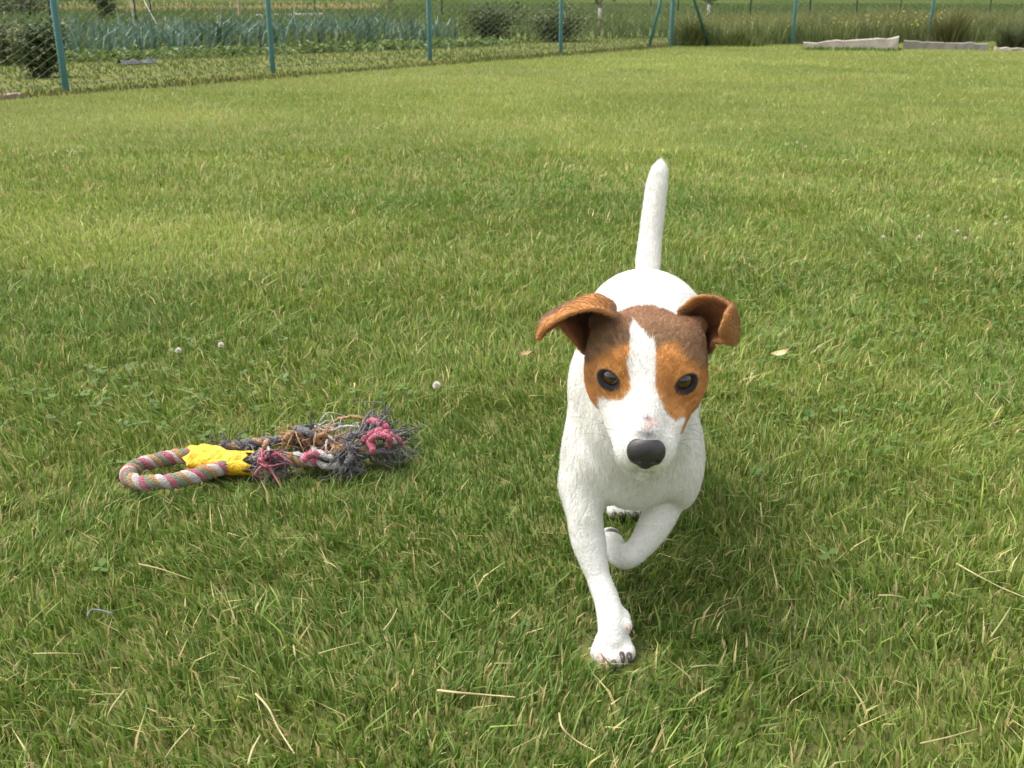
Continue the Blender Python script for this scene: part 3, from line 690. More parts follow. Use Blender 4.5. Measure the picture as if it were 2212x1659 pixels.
def fallen_leaf(px, py, L, W, rz, c, label):
    b = atZ(px, py, .024); m = MB(); V = []; n_ = 9
    for i in range(n_):
        t = i / (n_ - 1); w_ = W * math.sin(math.pi * min(.98, t + .02)) ** .8 / 2
        for j in (-1, -.5, 0, .5, 1):
            V.append([(t - .5) * L, j * w_, .25 * W * abs(j) ** 1.5 + .12 * L * (t - .5) ** 2 * 4])
    Q = [[i * 5 + j, (i + 1) * 5 + j, (i + 1) * 5 + j + 1, i * 5 + j + 1] for i in range(n_ - 1) for j in range(4)]
    m.add(V, Q); o = m.build('fallen_leaf', mat('dry_leaf', c, .7, .3, noise=(90, tuple(v * .6 for v in c), .3))); o.location = b; o.rotation_euler = (.25, -.2, rz); tag(o, label, 'leaf')
fallen_leaf(1684, 766, .032, .014, .2, (.60, .50, .26), 'curled pale dry leaf on the grass behind the dog ear')
fallen_leaf(1138, 766, .026, .012, -.4, (.34, .22, .11), 'small brown dry leaf beside the dog shoulder')
# white clover flowers
M_pet = mat('clover_petals', (.72, .66, .60), .8, .2, attr='col'); M_stem = mat('clover_stem', (.10, .16, .04), .6)
V = []; Tn = []; cc = []
for i in range(70):
    z = 1 - 2 * (i + .5) / 70 * .85; a = i * 2.39996; rr = math.sqrt(max(0, 1 - z * z)); d = np.array([math.cos(a) * rr, math.sin(a) * rr, z])
    s = np.cross(d, [0.2, .1, 1]); s /= np.linalg.norm(s); u_ = np.cross(d, s); k = len(V)
    V += [d * .0018 + s * .0008, d * .0018 - s * .0008, d * .0058 + s * .0010 + u_ * .0006, d * .0058 - s * .0010 + u_ * .0006, d * .0066 - u_ * .0006]
    Tn += [[k, k + 1, k + 3], [k, k + 3, k + 2], [k + 2, k + 3, k + 4]]; cc += [[.62, .52, .44]] * 2 + [[.80, .78, .72]] * 3
head_me = mesh_np('flower_head', np.array(V), None, Tn, np.array(cc)); head_me.materials.append(M_pet)
m = MB(); m.tube([[0, .004, -.045], [.002, .002, -.02], [0, 0, -.001]], .0009, 6); stem_me = m.mesh('stem'); stem_me.materials.append(M_stem)
def clover(px, py, sc, label):
    b = atZ(px, py, .035); r_ = empty('clover_flower', tuple(b), label, 'flower', 'white clover flowers in the lawn'); r_.scale = (sc, sc, sc)
    obj('flower_head', head_me, None, r_); obj('stem', stem_me, None, r_)
clover(943, 832, .95, 'single white clover flower between the rope toy and the dog')
for p in ((477, 745), (385, 757)): clover(*p, .8, 'small white clover flower beyond the rope toy')
for p in ((1625, 326), (1700, 312), (1740, 317), (1722, 308)): clover(*p, .85, 'tiny white clover flower on the far lawn beyond the dog tail')
for p in ((2005, 468), (2085, 515), (1985, 512), (2150, 485), (1908, 512), (2068, 500), (2172, 470)): clover(*p, .72, 'tiny white clover flower in the loose cluster behind the dog')

# ================================================================== DOG
VOX = 0.00135
HY = 0.80
E0 = atY(1398, 815, HY)                       # point between the eyes
az_ = math.atan2(E0[0], E0[1]) - R(3.0)
f0 = np.array([-math.sin(az_), -math.cos(az_), 0]); x0 = np.array([math.cos(az_), -math.sin(az_), 0]); z0 = np.array([0, 0, 1.])
ph = R(17); fw = math.cos(ph) * f0 - math.sin(ph) * z0; up = math.cos(ph) * z0 + math.sin(ph) * f0
rl_ = R(1.6); hx = x0 * math.cos(rl_) - up * math.sin(rl_); hz = up * math.cos(rl_) + x0 * math.sin(rl_)
HM = np.stack([hx, fw, hz], 0)                # rows: local axes in world
def hl(p): return E0 + (np.asarray(p, float) * .01) @ HM        # head-local cm -> world
def to_hl(V): return ((V - E0) @ HM.T) * 100

class Field:
    def __init__(s, lo, hi, vox):
        s.vox = vox; s.lo = np.asarray(lo, float); s.n = np.ceil((np.asarray(hi) - s.lo) / vox).astype(int) + 1
        s.D = np.full(s.n, .04, np.float32)
    def sub(s, lo, hi):
        a = np.clip(np.floor((lo - s.lo) / s.vox).astype(int), 0, s.n - 1); b = np.clip(np.ceil((hi - s.lo) / s.vox).astype(int) + 1, 1, s.n)
        g = [s.lo[i] + np.arange(a[i], b[i]) * s.vox for i in range(3)]
        return tuple(slice(a[i], b[i]) for i in range(3)), [t.astype(np.float32) for t in np.meshgrid(*g, indexing='ij', sparse=True)]
    def blend(s, sl, d, k, mode='add'):
        D = s.D[sl]
        if mode == 'add':
            h = np.clip(.5 + .5 * (D - d) / k, 0, 1); s.D[sl] = D * (1 - h) + d * h - k * h * (1 - h)
        else:
            h = np.clip(.5 - .5 * (D + d) / k, 0, 1); s.D[sl] = D * (1 - h) - d * h + k * h * (1 - h)
    def cone(s, a, b, ra, rb, k=.012, mode='add'):
        a = np.asarray(a, float); b = np.asarray(b, float); mg = max(ra, rb) + k + .012
        sl, (X, Y, Z) = s.sub(np.minimum(a, b) - mg, np.maximum(a, b) + mg)
        ab = b - a; L2 = ab @ ab + 1e-12
        t = np.clip(((X - a[0]) * ab[0] + (Y - a[1]) * ab[1] + (Z - a[2]) * ab[2]) / L2, 0, 1)
        d = np.sqrt((X - a[0] - t * ab[0]) ** 2 + (Y - a[1] - t * ab[1]) ** 2 + (Z - a[2] - t * ab[2]) ** 2) - (ra + (rb - ra) * t)
        s.blend(sl, d.astype(np.float32), k, mode)
    def chain(s, P, r, k=.012):
        P = [np.asarray(p, float) for p in P]; mg = max(r) + k + .012
        sl, (X, Y, Z) = s.sub(np.min(P, 0) - mg, np.max(P, 0) + mg); best = None
        m = 8 * (len(P) - 1) + 1; PP = spline(P, m); rr = np.interp(np.linspace(0, len(P) - 1, m), np.arange(len(P)), r)
        for i in range(m - 1):
            a, b, ra, rb = PP[i], PP[i + 1], rr[i], rr[i + 1]; ab = b - a; L2 = ab @ ab + 1e-12
            t = np.clip(((X - a[0]) * ab[0] + (Y - a[1]) * ab[1] + (Z - a[2]) * ab[2]) / L2, 0, 1)
            d = np.sqrt((X - a[0] - t * ab[0]) ** 2 + (Y - a[1] - t * ab[1]) ** 2 + (Z - a[2] - t * ab[2]) ** 2) - (ra + (rb - ra) * t)
            best = d if best is None else np.minimum(best, d)
        s.blend(sl, best.astype(np.float32), k)
    def ell(s, c, r, k=.012, M=None, mode='add'):
        c = np.asarray(c, float); r = np.asarray(r, float); mg = r.max() + k + .012
        sl, (X, Y, Z) = s.sub(c - mg, c + mg)
        q = [X - c[0], Y - c[1], Z - c[2]]
        if M is None: M = np.eye(3)
        q = [q[0] * M[i, 0] + q[1] * M[i, 1] + q[2] * M[i, 2] for i in range(3)]
        k0 = np.sqrt(sum((q[i] / r[i]) ** 2 for i in range(3))); k1 = np.sqrt(sum((q[i] / r[i] ** 2) ** 2 for i in range(3))) + 1e-9
        s.blend(sl, (k0 * (k0 - 1) / k1).astype(np.float32), k, mode)
    def cloud(s, P, r, k):
        mg = r + k + .006; sl, (X, Y, Z) = s.sub(P.min(0) - mg, P.max(0) + mg)
        X, Y, Z = np.broadcast_arrays(X, Y, Z); best = np.full(X.shape, 1.0, np.float32)
        for p, rr in zip(P, np.broadcast_to(r, len(P)) if np.ndim(r) else np.full(len(P), r)):
            lo = p - mg; a = np.maximum(np.floor((lo - [X[0, 0, 0], Y[0, 0, 0], Z[0, 0, 0]]) / s.vox).astype(int), 0); b = a + int(2 * mg / s.vox) + 2
            q = tuple(slice(a[i], b[i]) for i in range(3))
            d = np.sqrt((X[q] - p[0]) ** 2 + (Y[q] - p[1]) ** 2 + (Z[q] - p[2]) ** 2) - rr
            best[q] = np.minimum(best[q], d)
        s.blend(sl, best, k)
    def surface(s, smooth=2):
        """naive surface nets"""
        D = s.D; ins = D < 0; n = D.shape
        c = ins.astype(np.int8); tot = np.zeros(tuple(k - 1 for k in n), np.int8)
        for i in (0, 1):
            for j in (0, 1):
                for k in (0, 1): tot += c[i:n[0] - 1 + i, j:n[1] - 1 + j, k:n[2] - 1 + k]
        cells = np.argwhere((tot > 0) & (tot < 8)); ci = np.full(tot.shape, -1, np.int32); ci[tuple(cells.T)] = np.arange(len(cells))
        pos = np.zeros((len(cells), 3)); cnt = np.zeros(len(cells))
        for ax in range(3):
            o1, o2 = [q for q in range(3) if q != ax]
            for i in (0, 1):
                for j in (0, 1):
                    a = cells.copy(); a[:, o1] += i; a[:, o2] += j; b = a.copy(); b[:, ax] += 1
                    da = D[tuple(a.T)]; db = D[tuple(b.T)]; x = (da < 0) != (db < 0)
                    t = np.where(x, da / np.where(x, da - db, 1), 0)
                    q = a.astype(float); q[:, ax] += t; pos[x] += q[x]; cnt[x] += 1
        pos = pos / cnt[:, None]; quads = []
        for ax in range(3):
            o1, o2 = (ax + 1) % 3, (ax + 2) % 3
            sa = [slice(None)] * 3; sb = [slice(None)] * 3; sa[ax] = slice(0, -1); sb[ax] = slice(1, None)
            A = ins[tuple(sa)]; B = ins[tuple(sb)]; e = np.argwhere(A != B)
            e = e[(e[:, o1] > 0) & (e[:, o2] > 0)]; fl = A[tuple(e.T)]
            def nb(d1, d2):
                q = e.copy(); q[:, o1] -= d1; q[:, o2] -= d2; return ci[tuple(q.T)]
            qd = np.stack([nb(1, 1), nb(0, 1), nb(0, 0), nb(1, 0)], 1); qd[~fl] = qd[~fl][:, ::-1]; quads.append(qd)
        Q = np.concatenate(quads); Q = Q[(Q >= 0).all(1)]
        V = s.lo + pos * s.vox
        for it in range(smooth):
            acc = np.zeros_like(V); ct = np.zeros(len(V))
            for a, b in ((0, 1), (1, 2), (2, 3), (3, 0)):
                for ch in range(3): acc[:, ch] += np.bincount(Q[:, a], V[Q[:, b], ch], len(V)) + np.bincount(Q[:, b], V[Q[:, a], ch], len(V))
                ct += np.bincount(Q[:, a], minlength=len(V)) + np.bincount(Q[:, b], minlength=len(V))
            V = V * .5 + acc / ct[:, None] * .5
        return V, Q

F = Field((-.005, .715, -.004), (.265, 1.335, .425), VOX)
# --- torso
F.ell((.1150, .970, .203), (.0580, .125, .073), .02)
F.ell((.150, 1.130, .215), (.0715, .095, .0705), .025)
F.cone((.116, .95, .211), (.144, 1.12, .213), .052, .054, .02)
F.cone(atY(1367, 975, .925), atY(1367, 1000, .915), .047, .036, .02)          # fore chest
# neck
F.cone(hl((0, -6.0, -1.6)), (.118, .955, .230), .040, .050, .025)
F.cone(hl((0, -4.5, -4.2)), atY(1372, 1000, .915), .030, .042, .02)
# --- shoulders
F.ell(atY(1259, 1005, .935), (.022, .045, .050), .02); F.ell(atY(1468, 990, .935), (.022, .045, .050), .02)
# --- standing front leg
LA = [atY(1258, 1050, .915), atY(1262, 1108, .895), atY(1271, 1168, .885), atY(1291, 1242, .868), atY(1311, 1298, .852), atY(1321, 1345, .836), atY(1323, 1385, .826)]
rA = [.0205, .0168, .0165, .0112, .0118, .0128, .0132]
F.chain(LA, rA, .012)
toesA = [(1295, 1412, .0085, .808), (1312, 1424, .0090, .803), (1333, 1424, .0090, .803), (1353, 1410, .0085, .808)]
for px, py, r_, Yt in toesA:
    a = atY(px, py, Yt + .010); F.cone(atY(px * .6 + 1323 * .4, 1385, .832), a, .009, r_, .005)
F.cone(atY(1345, 1330, .845), atY(1354, 1352, .832), .0065, .0052, .006)      # dew claw knob
# --- lifted front leg
LB = [atY(1440, 1040, .935), atY(1432, 1088, .922), atY(1412, 1138, .912), atY(1380, 1184, .906), atY(1352, 1202, .908), atY(1332, 1194, .926), atY(1322, 1178, .950), atY(1318, 1164, .968)]
rB = [.026, .0190, .0158, .0120, .0124, .0115, .0130, .0120]
F.chain(LB, rB, .005)
# --- hind legs
pw = atZ(1345, 1112, .0)
def hind(hip, knee, hock, paw):
    F.ell((np.array(hip) * .6 + np.array(knee) * .4), (.034, .058, .060), .03)
    F.chain([np.array(hip), np.array(knee), np.array(hock)], [.045, .028, .013], .02)
    F.chain([np.array(hock), np.array(paw) + [0, .028, .016], np.array(paw) + [0, .006, .014]], [.0125, .011, .0135], .01)
    for dx in (-.012, -.004, .004, .012): F.cone(np.array(paw) + [dx * .7, .012, .014], np.array(paw) + [dx, -.010, .0095], .008, .0078, .004)
hind((.130, 1.135, .190), (.103, 1.075, .125), (.122, 1.185, .085), (pw[0], pw[1], 0))
hind((.168, 1.150, .190), (.178, 1.090, .130), (.178, 1.235, .100), (.178, 1.262, 0))
# --- tail
TB = [(.157, 1.190, .225), atY(1399, 578, 1.216), atY(1404, 520, 1.232), atY(1411, 460, 1.244), atY(1418, 405, 1.255), atY(1424, 372, 1.262), atY(1427, 353, 1.266)]
F.chain([np.array(t) for t in TB], [.013, .0142, .0130, .0126, .0122, .0098, .0040], .006)
# --- head (head-local cm: x right in the picture, y towards the nose, z up)
def he(c, r, k=.8, mode='add'): F.ell(hl(c), np.array(r) * .01, k * .01, HM, mode)
def hc(a, b, ra, rb, k=.8, mode='add'): F.cone(hl(a), hl(b), ra * .01, rb * .01, k * .01, mode)
he((0, -3.2, -.35), (4.7, 4.3, 3.1), .6)
he((0, -3.5, .6), (2.6, 2.8, 2.0), .6); he((-2.5, -3.5, .85), (2.3, 2.8, 2.15), .6); he((2.5, -3.5, .85), (2.3, 2.8, 2.15), .6)
for s in (-1, 1):
    he((s * 2.95, -1.9, -1.5), (2.0, 2.9, 2.6), 1.2)
    hc((s * 2.0, -.9, .75), (s * 3.4, -1.5, .55), 1.15, 1.0, .8)           # brow
    hc((s * 2.6, -.2, -2.1), (s * 1.2, 4.2, -3.6), 1.5, 1.25, .8)          # cheek into lip
    he((s * 1.05, 4.8, -3.70), (1.25, 1.50, 1.70), .5)
hc((0, -.8, -1.2), (0, 4.3, -2.9), 2.5, 1.75, 1.0)
hc((0, -.8, .35), (0, 5.3, -1.75), 1.25, .95, .8)                           # bridge
hc((0, -2.5, -3.5), (0, 4.8, -5.45), 1.9, .85, .6)                          # lower jaw
hc((-1.0, 5.9, -5.25), (1.0, 5.9, -5.25), .10, .10, .35, 'sub')             # mouth line
for s in (-1, 1): hc((s * 1.0, 5.9, -5.25), (s * 2.2, 3.4, -5.0), .10, .12, .35, 'sub')
for s in (-1, 1): hc((s * 2.6, -4.0, 1.9), (s * 4.0, -5.2, 1.6), 1.0, .9, .5)
EYE = []
for s in (-1, 1):
    ec = np.array([s * 2.76, -.16, -.14]); ed = np.array([s * .30, .88, .36]); ed /= np.linalg.norm(ed)
    he(ec, (1.20, 1.20, 1.12), .7)
    # almond opening, cut along the gaze
    e1 = np.cross(ed, [0, 0, 1]); e1 /= np.linalg.norm(e1); e2 = np.cross(e1, ed); e2 = e2 if e2[2] > 0 else -e2; e1 = e1 if e1[0] > 0 else -e1
    tl = R(24) * s; a1 = e1 * math.cos(tl) + e2 * math.sin(tl); a2 = -e1 * math.sin(tl) + e2 * math.cos(tl)
    Mloc = np.stack([a1, ed, a2]) @ HM
    EYE.append((ec, ed, a1, a2))
    F.ell(hl(ec + ed * 1.15 - a2 * .08), np.array([.97, .60, .60]) * .01, .0012, Mloc, 'sub')
# --- ears: folded sheets, voxelised into the same body
def sheet(ctrl, ns, nt_):
    G = np.array([[atY(*p) for p in row] for row in ctrl]); A = np.stack([spline(G[:, j], ns) for j in range(G.shape[1])], 1)
    return np.stack([spline(A[i], nt_) for i in range(ns)], 0)
# rows run from the head outwards; in each row: fold edge, ridge, middle, lower edge
earL = sheet([[(1330, 684, .818), (1322, 656, .838), (1290, 705, .868), (1262, 762, .842)],
              [(1290, 668, .808), (1284, 640, .830), (1262, 690, .866), (1245, 742, .836)],
              [(1246, 672, .802), (1238, 653, .824), (1232, 685, .852), (1222, 715, .834)],
              [(1205, 690, .802), (1200, 672, .822), (1206, 688, .836), (1208, 702, .826)],
              [(1174, 712, .808), (1172, 690, .820), (1178, 700, .824), (1184, 712, .818)],
              [(1163, 731, .812), (1162, 724, .815), (1164, 727, .816), (1166, 731, .814)]], 46, 34)
earR = sheet([[(1466, 672, .842), (1482, 708, .868), (1505, 742, .866), (1527, 764, .842)],
              [(1504, 643, .836), (1514, 684, .866), (1527, 722, .866), (1538, 752, .836)],
              [(1546, 643, .830), (1546, 680, .860), (1546, 714, .858), (1546, 738, .832)],
              [(1578, 659, .822), (1590, 688, .832), (1592, 720, .830), (1584, 742, .824)],
              [(1575, 668, .808), (1576, 690, .806), (1573, 718, .806), (1574, 740, .812)],
              [(1569, 676, .804), (1564, 694, .800), (1557, 714, .802), (1561, 729, .808)]], 46, 34)
for e in (earL, earR): F.cloud(e.reshape(-1, 3), .0021, .004)
V, Q = F.surface(3)
# vertex normals
fn = np.cross(V[Q[:, 2]] - V[Q[:, 0]], V[Q[:, 3]] - V[Q[:, 1]]); NV = np.zeros_like(V)
for j in range(4):
    for ch in range(3): NV[:, ch] += np.bincount(Q[:, j], fn[:, ch], len(V))
NV /= np.linalg.norm(NV, axis=1)[:, None] + 1e-12

# --- coat colours
WHITE = np.array([.70, .685, .635]); DARK = np.array([.205, .115, .056]); TAN = np.array([.46, .205, .055]); RED = np.array([.29, .130, .060]); BLACK = np.array([.012, .011, .012]); PINK = np.array([.50, .30, .27])
def inpoly(u, v, poly):
    poly = np.asarray(poly); inside = np.zeros(u.shape, bool); k = len(poly)
    for i in range(k):
        x1, y1 = poly[i]; x2, y2 = poly[(i + 1) % k]
        c = ((y1 > v) != (y2 > v)) & (u < (x2 - x1) * (v - y1) / (y2 - y1 + 1e-12) + x1); inside ^= c
    return inside
def polydist(u, v, poly):
    poly = np.asarray(poly, float); best = np.full(u.shape, 1e9)
    for i in range(len(poly)):
        a = poly[i]; b = poly[(i + 1) % len(poly)]; ab = b - a
        t = np.clip(((u - a[0]) * ab[0] + (v - a[1]) * ab[1]) / (ab @ ab + 1e-9), 0, 1)
        best = np.minimum(best, np.hypot(u - a[0] - t * ab[0], v - a[1] - t * ab[1]))
    return np.where(inpoly(u, v, poly), best, -best)
# face-plane coordinates: the coat pattern is laid out on the dog's own face plane (cm)
def face_uv(L):
    dep = 85.0 - (L[:, 1] * .80 + L[:, 2] * .60); sc = 85.0 / dep
    return L[:, 0] * sc, (L[:, 2] * .80 - L[:, 1] * .60) * sc
def fp_(pts): return [((px - 1398) / 26.65, (815 - py) / 26.65) for px, py in pts]
BLAZE = fp_([(1366, 692), (1385, 715), (1398, 731), (1408, 732), (1412, 760), (1412, 800), (1411, 830), (1418, 850), (1428, 873), (1440, 890), (1452, 902), (1461, 907), (1470, 901), (1478, 898), (1482, 905), (1472, 935), (1520, 960), (1520, 1100), (1280, 1100), (1280, 960), (1313, 940), (1304, 910), (1299, 885), (1296, 866), (1320, 870), (1342, 869), (1355, 855), (1363, 843), (1361, 820), (1353, 790), (1357, 760), (1358, 735), (1355, 712)])
TANP = fp_([(1240, 800), (1266, 797), (1280, 790), (1292, 774), (1318, 760), (1345, 748), (1358, 745), (1390, 760), (1414, 752), (1440, 742), (1456, 739), (1470, 760), (1499, 784), (1523, 792), (1560, 800), (1560, 1000), (1240, 1000)])
def sm(x, a, b): t = np.clip((x - a) / (b - a), 0, 1); return t * t * (3 - 2 * t)
def coat(P, jitter=0.0, g=rng):
    L = to_hl(P); u, v = face_uv(L); n_ = len(P)
    n1 = (vnoise(u * 6, v * 2.5, 1, 71) - .5) * .30 + (g.normal(0, jitter, n_) if jitter else 0)
    col = np.tile(WHITE, (n_, 1))
    front = L[:, 1] > -7.3 - np.clip(np.abs(L[:, 0]) - 2, 0, 4) * .4
    ishead = front & (L[:, 2] > -3.6 - .0 * L[:, 1]) & (np.abs(L[:, 0]) < 6.2) & (L[:, 2] + .55 * (L[:, 1] + 7.2) > -1.4 + n1)
    bd = polydist(u, v, BLAZE); td = polydist(u, v, TANP)
    t_tan = sm(td + n1 * .8, -.30, .30)
    brown = DARK * (1 - t_tan)[:, None] + TAN * t_tan[:, None]
    top = sm(v, 3.2, 5.6); brown = brown * (1 - .6 * top[:, None]) + RED * .6 * top[:, None]
    brown *= (1 + (vnoise(u * 3, v * 3, 1, 73) - .5) * .35)[:, None]
    wb = sm(bd + n1 * .45, -.07, .07)
    hb = brown * (1 - wb[:, None]) + WHITE * wb[:, None]
    col[ishead] = hb[ishead]
    return col, ishead, u, v, L
colV, ishead, fu, fv, LV = coat(V)
# greyish freckles and pink skin on the bridge of the nose
def blob(cx, cy, rx, ry): px, py = (cx - 1398) / 26.65, (815 - cy) / 26.65; return np.exp(-(((fu - px) / (rx / 26.65)) ** 2 + ((fv - py) / (ry / 26.65)) ** 2))
nm = ishead & (LV[:, 1] > 1.5)
for cx, cy, rx, ry, c, amt in ((1402, 915, 15, 14, PINK, .85), (1395, 904, 7, 6, np.array([.16, .15, .15]), .95), (1396, 938, 24, 13, np.array([.13, .12, .13]), .9), (1396, 1000, 60, 14, np.array([.35, .33, .33]), .25), (1393, 880, 18, 22, np.array([.5, .48, .47]), .35)):
    b_ = (blob(cx, cy, rx, ry) * amt * nm)[:, None]; colV = colV * (1 - b_) + c * b_
# mouth line and lips
ml = np.exp(-((LV[:, 2] + 5.22) / .16) ** 2) * (LV[:, 1] > 4.6) * (np.abs(LV[:, 0]) < 1.5); ml = np.clip(ml * .3, 0, 1)[:, None]; colV = colV * (1 - ml) + np.array([.06, .05, .05]) * ml
# eye rims
rim = np.zeros(len(V), bool)
for ec, ed, a1, a2 in EYE:
    q = LV - (ec - a2 * .20); dr = np.sqrt((q @ a1 / 1.10) ** 2 + (q @ a2 / .80) ** 2) + 9.0 * ((q @ ed) < .3)
    t = 1 - sm(dr, .92, 1.18); colV = colV * (1 - t[:, None]) + BLACK * t[:, None]; rim |= t > .25
# ears: tan outside, dark inside
ear_s = np.zeros(len(V)); isear = np.zeros(len(V), bool)
for e, sg in ((earL, -1), (earR, 1)):
    Pts = e.reshape(-1, 3); lo = Pts.min(0) - .006; hi = Pts.max(0) + .006; cand = np.where(((V > lo) & (V < hi)).all(1))[0]
    du = np.gradient(e, axis=0); dv_ = np.gradient(e, axis=1); nr = np.cross(du, dv_).reshape(-1, 3); nr /= np.linalg.norm(nr, axis=1)[:, None] + 1e-12
    si, ti = np.meshgrid(np.linspace(0, 1, e.shape[0]), np.linspace(0, 1, e.shape[1]), indexing='ij'); si = si.ravel(); ti = ti.ravel()
    for c0 in range(0, len(cand), 4000):
        ii = cand[c0:c0 + 4000]; d2 = ((V[ii][:, None, :] - Pts[None]) ** 2).sum(-1); j = d2.argmin(1); dm = np.sqrt(d2[np.arange(len(ii)), j]); k = dm < .0032
        ii = ii[k]; j = j[k]; s_, t_ = si[j], ti[j]; side = np.sign((NV[ii] * nr[j]).sum(1))
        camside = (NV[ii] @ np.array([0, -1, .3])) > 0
        if sg < 0:
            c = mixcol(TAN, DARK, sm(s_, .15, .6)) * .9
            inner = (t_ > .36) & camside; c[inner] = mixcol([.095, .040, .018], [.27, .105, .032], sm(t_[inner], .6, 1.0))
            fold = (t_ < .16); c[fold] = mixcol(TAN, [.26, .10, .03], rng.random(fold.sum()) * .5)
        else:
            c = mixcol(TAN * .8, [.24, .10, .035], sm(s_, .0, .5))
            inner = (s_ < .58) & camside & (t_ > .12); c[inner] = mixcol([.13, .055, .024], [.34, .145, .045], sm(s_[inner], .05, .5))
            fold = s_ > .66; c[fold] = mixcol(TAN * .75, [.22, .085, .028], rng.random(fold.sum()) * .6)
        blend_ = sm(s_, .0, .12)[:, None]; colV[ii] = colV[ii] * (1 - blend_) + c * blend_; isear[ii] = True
# dark pads of the lifted paw
pad = np.linalg.norm(V - atY(1324, 1160, .962), axis=1); t = (1 - sm(pad, .008, .013)) ; colV = colV * (1 - t[:, None]) + np.array([.03, .024, .024]) * t[:, None]

dog_base = np.array([.13, 1.0, 0.0])
dog = empty('dog', tuple(dog_base), 'small smooth-coated white dog with brown and tan head trotting across the lawn', 'dog')
M_coat = mat('short_coat', (.8, .78, .74), .75, .2, attr='coat', sheen=.15, bump=(420, .25))
me = mesh_np('body', V - dog_base, Q, None, colV, 'coat')
body = obj('body', me, M_coat, dog)

# --- nose
G = Field(hl((0, 6.0, -2.9)) - .03, hl((0, 6.0, -2.9)) + .03, .0007)
def ne(c, r, k, mode='add'): G.ell(hl(c), np.array(r) * .01, k * .01, HM, mode)
ne((0, 6.0, -2.45), (1.45, .90, 1.05), .3); ne((-.72, 6.1, -2.85), (.76, .80, .95), .3); ne((.72, 6.1, -2.85), (.76, .80, .95), .3); ne((0, 6.15, -3.35), (.75, .70, .95), .3)
for s in (-1, 1):
    ne((s * .68, 6.85, -3.05), (.34, .36, .24), .12, 'sub'); ne((s * 1.16, 6.55, -3.2), (.36, .35, .13), .1, 'sub')
G.cone(hl((0, 7.02, -2.8)), hl((0, 6.9, -4.2)), .0005, .0007, .0012, 'sub')
Vn, Qn = G.surface(2)
M_nose = mat('wet_black_nose', (.030, .027, .028), .42, .5, bump=(900, .15))
obj('nose', mesh_np('nose', Vn - dog_base, Qn), M_nose, dog)
# --- eyes
M_eye = mat('eye', (.02, .01, .006), .10, .4, attr='col', coat=.6)
for ec, ed, _a1, _a2 in EYE:
    nu, nv_ = 28, 20; Vv = []; cv = []
    e1 = np.cross(ed, [0, 0, 1]); e1 /= np.linalg.norm(e1); e2 = np.cross(e1, ed)
    look = np.array([0, .80, .60]) * .75 + ed * .25; look /= np.linalg.norm(look)
    for i in range(nv_ + 1):
        th = math.pi * i / nv_
        for j in range(nu):
            a = 2 * math.pi * j / nu; d = ed * math.cos(th) + (e1 * math.cos(a) + e2 * math.sin(a)) * math.sin(th)
            Vv.append(hl(ec + d * .99)); an = math.degrees(math.acos(np.clip(d @ look, -1, 1)))
            cv.append((.003, .003, .003) if an < 20 else ((.050, .020, .008) if an < 44 else (.010, .008, .007)))
    Qe = [[i * nu + j, (i + 1) * nu + j, (i + 1) * nu + (j + 1) % nu, i * nu + (j + 1) % nu] for i in range(nv_) for j in range(nu)]
    obj('eye', mesh_np('eye', np.array(Vv) - dog_base, Qe, None, np.array(cv)), M_eye, dog)
# --- claws
M_claw = {'pink': mat('pink_claw', (.45, .28, .23), .45, .4), 'dark': mat('dark_claw', (.05, .03, .028), .35, .5)}
def claw(a, b, c, r=.0026):
    a, b = np.array(a), np.array(b); md_ = (a + b) / 2 + [0, -.002, .003]; m = MB(); m.tube(spline([a, md_, b], 7) - dog_base, r * np.array([1, 1, .95, .85, .7, .45, .15]), 8); m.build('claw', M_claw[c], dog)
claw(atY(1296, 1415, .808), atY(1301, 1441, .797), 'pink'); claw(atY(1311, 1428, .803), atY(1313, 1453, .791), 'pink'); claw(atY(1326, 1430, .803), atY(1328, 1450, .792), 'dark')
claw(atY(1343, 1412, .806), atY(1346, 1440, .795), 'dark', .0025); claw(atY(1359, 1414, .810), atY(1360, 1436, .800), 'dark'); claw(atY(1356, 1350, .829), atY(1361, 1370, .824), 'pink', .0019)
for pp in (np.array([pw[0], pw[1], 0]), np.array([.178, 1.262, 0])):
    for dx in (-.012, -.004, .004, .012): claw(pp + [dx, -.016, .010], pp + [dx, -.024, .004], 'dark', .0025)

# --- fur: short hairs following the coat
tri = np.concatenate([Q[:, [0, 1, 2]], Q[:, [0, 2, 3]]]); A = np.linalg.norm(np.cross(V[tri[:, 1]] - V[tri[:, 0]], V[tri[:, 2]] - V[tri[:, 0]]), axis=1)
wgt = np.ones(len(V)); wgt[ishead] = 2.6; wgt[rim] = 0; wgt[pad < .012] = 0; wgt[V[:, 2] < .006] = 0; wgt[isear] = 1.6
nosed = ((LV - [0, 6.1, -2.9]) / [1.6, 1.2, 1.6]); wgt[(nosed ** 2).sum(1) < 1] = 0
wt = A * wgt[tri].mean(1); NH = 120000
ti_ = rng.choice(len(tri), NH, p=wt / wt.sum()); b1 = rng.random((NH, 2)); fl_ = b1.sum(1) > 1; b1[fl_] = 1 - b1[fl_]
T3 = tri[ti_]; bw = np.stack([1 - b1.sum(1), b1[:, 0], b1[:, 1]], 1)
P0 = (V[T3] * bw[..., None]).sum(1); Nn = (NV[T3] * bw[..., None]).sum(1); Nn /= np.linalg.norm(Nn, axis=1)[:, None]
LH = to_hl(P0); hm = ishead[T3[:, 0]]; em = isear[T3[:, 0]]
flow = np.tile(np.array([.12, .75, -.55]), (NH, 1))                         # body: backwards and down
flow[P0[:, 2] < .13] = [0, .25, -1]
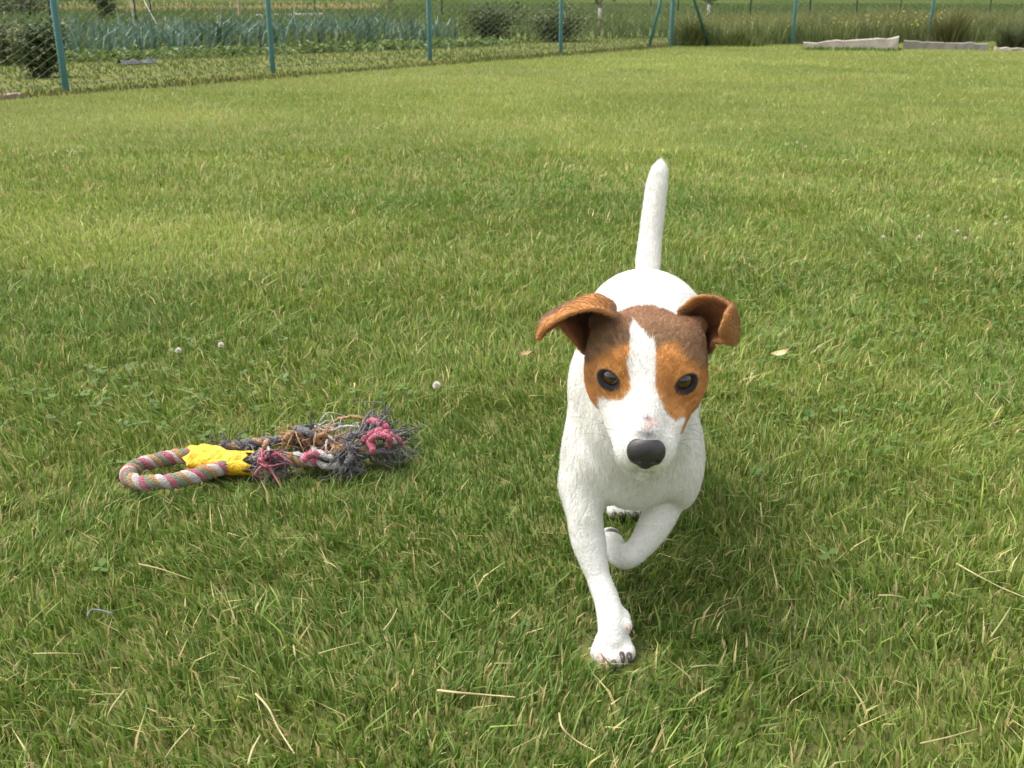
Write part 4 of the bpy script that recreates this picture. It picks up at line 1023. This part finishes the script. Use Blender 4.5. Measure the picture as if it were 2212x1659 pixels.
chest = (~hm) & (P0[:, 1] < .93) & (P0[:, 2] > .11); flow[chest] = np.stack([(vnoise(P0[chest, 0] * 40, P0[chest, 2] * 40, 1, 55) - .5) * 1.6, np.zeros(chest.sum()), -np.ones(chest.sum())], 1)
tl_ = (P0[:, 1] > 1.19) & (P0[:, 2] > .27); flow[tl_] = [.1, .3, 1]
back = -fw[None] + .35 * hz[None]; flow[hm] = back + hx[None] * np.clip(LH[hm, :1] / 2.5, -1, 1) * .35
flow[em] = hx[None] * np.sign(LH[em, :1]) - .3 * hz[None]
flow += rng.normal(0, .13, flow.shape); flow -= Nn * (flow * Nn).sum(1)[:, None]; flow /= np.linalg.norm(flow, axis=1)[:, None] + 1e-9
Lh = np.full(NH, .0048); Lh[P0[:, 2] < .12] = .0028; Lh[chest] = .0065; Lh[hm] = .0045; Lh[hm & (LH[:, 1] > 2)] = .0030; Lh[em] = .0035; Lh[tl_] = .007; Lh *= rng.uniform(.6, 1.3, NH)
lift = np.where(hm | em, .26, .20)[:, None] * rng.uniform(.6, 1.5, (NH, 1))
P1 = P0 + (flow * .5 + Nn * lift * .55) * Lh[:, None]; P2 = P0 + (flow * .98 + Nn * lift * .75) * Lh[:, None]
hcol, _, _, _, _ = coat(P0, .10); base_c = (colV[T3] * bw[..., None]).sum(1)
use = hm & ~em; special = np.abs(base_c - coat(P0)[0]).sum(1) > .08
hcol = np.where((use & ~special)[:, None], hcol, base_c); hcol = hcol * (1 + rng.normal(0, 1, NH) * np.where(hm | em, .12, np.where(chest, .09, .05))).clip(.7, 1.3)[:, None]; hcol = np.clip(hcol, 0, .86)
cu = bpy.data.hair_curves.new('fur'); cu.add_curves([3] * NH)
pts = np.stack([P0, P1, P2], 1).reshape(-1, 3) - dog_base
cu.attributes['position'].data.foreach_set('vector', pts.astype(np.float32).ravel())
ra = cu.attributes.get('radius') or cu.attributes.new('radius', 'FLOAT', 'POINT')
rad = np.stack([np.full(NH, .00011), np.full(NH, .00009), np.full(NH, .00002)], 1); ra.data.foreach_set('value', rad.astype(np.float32).ravel())
ca = cu.attributes.new('coat', 'FLOAT_COLOR', 'POINT'); cx = np.ones((NH * 3, 4), np.float32); cx[:, :3] = np.repeat(hcol, 3, 0); ca.data.foreach_set('color', cx.ravel())
cu.materials.append(mat('fur_hair', (.8, .78, .74), .6, .25, attr='coat'))
fur = bpy.data.objects.new('fur', cu); C.objects.link(fur); fur.parent = dog
# --- whiskers
M_wh = mat('whisker', (.12, .09, .06), .5)
for s in (-1, 1):
    for i in range(5):
        a = hl((s * (1.9 + .12 * i), 3.9 - .6 * i, -2.8 - .45 * ((i * 2) % 5))); b = a + (np.array([s * (2.2 + .5 * i), .5 - .7 * i, .5 - .75 * ((i * 3) % 5)]) * .01) @ HM
        m = MB(); m.tube(spline([a, (a + b) / 2 + [0, 0, .003], b], 7) - dog_base, np.linspace(.00015, .00004, 7), 5); m.build('whisker', M_wh, dog)
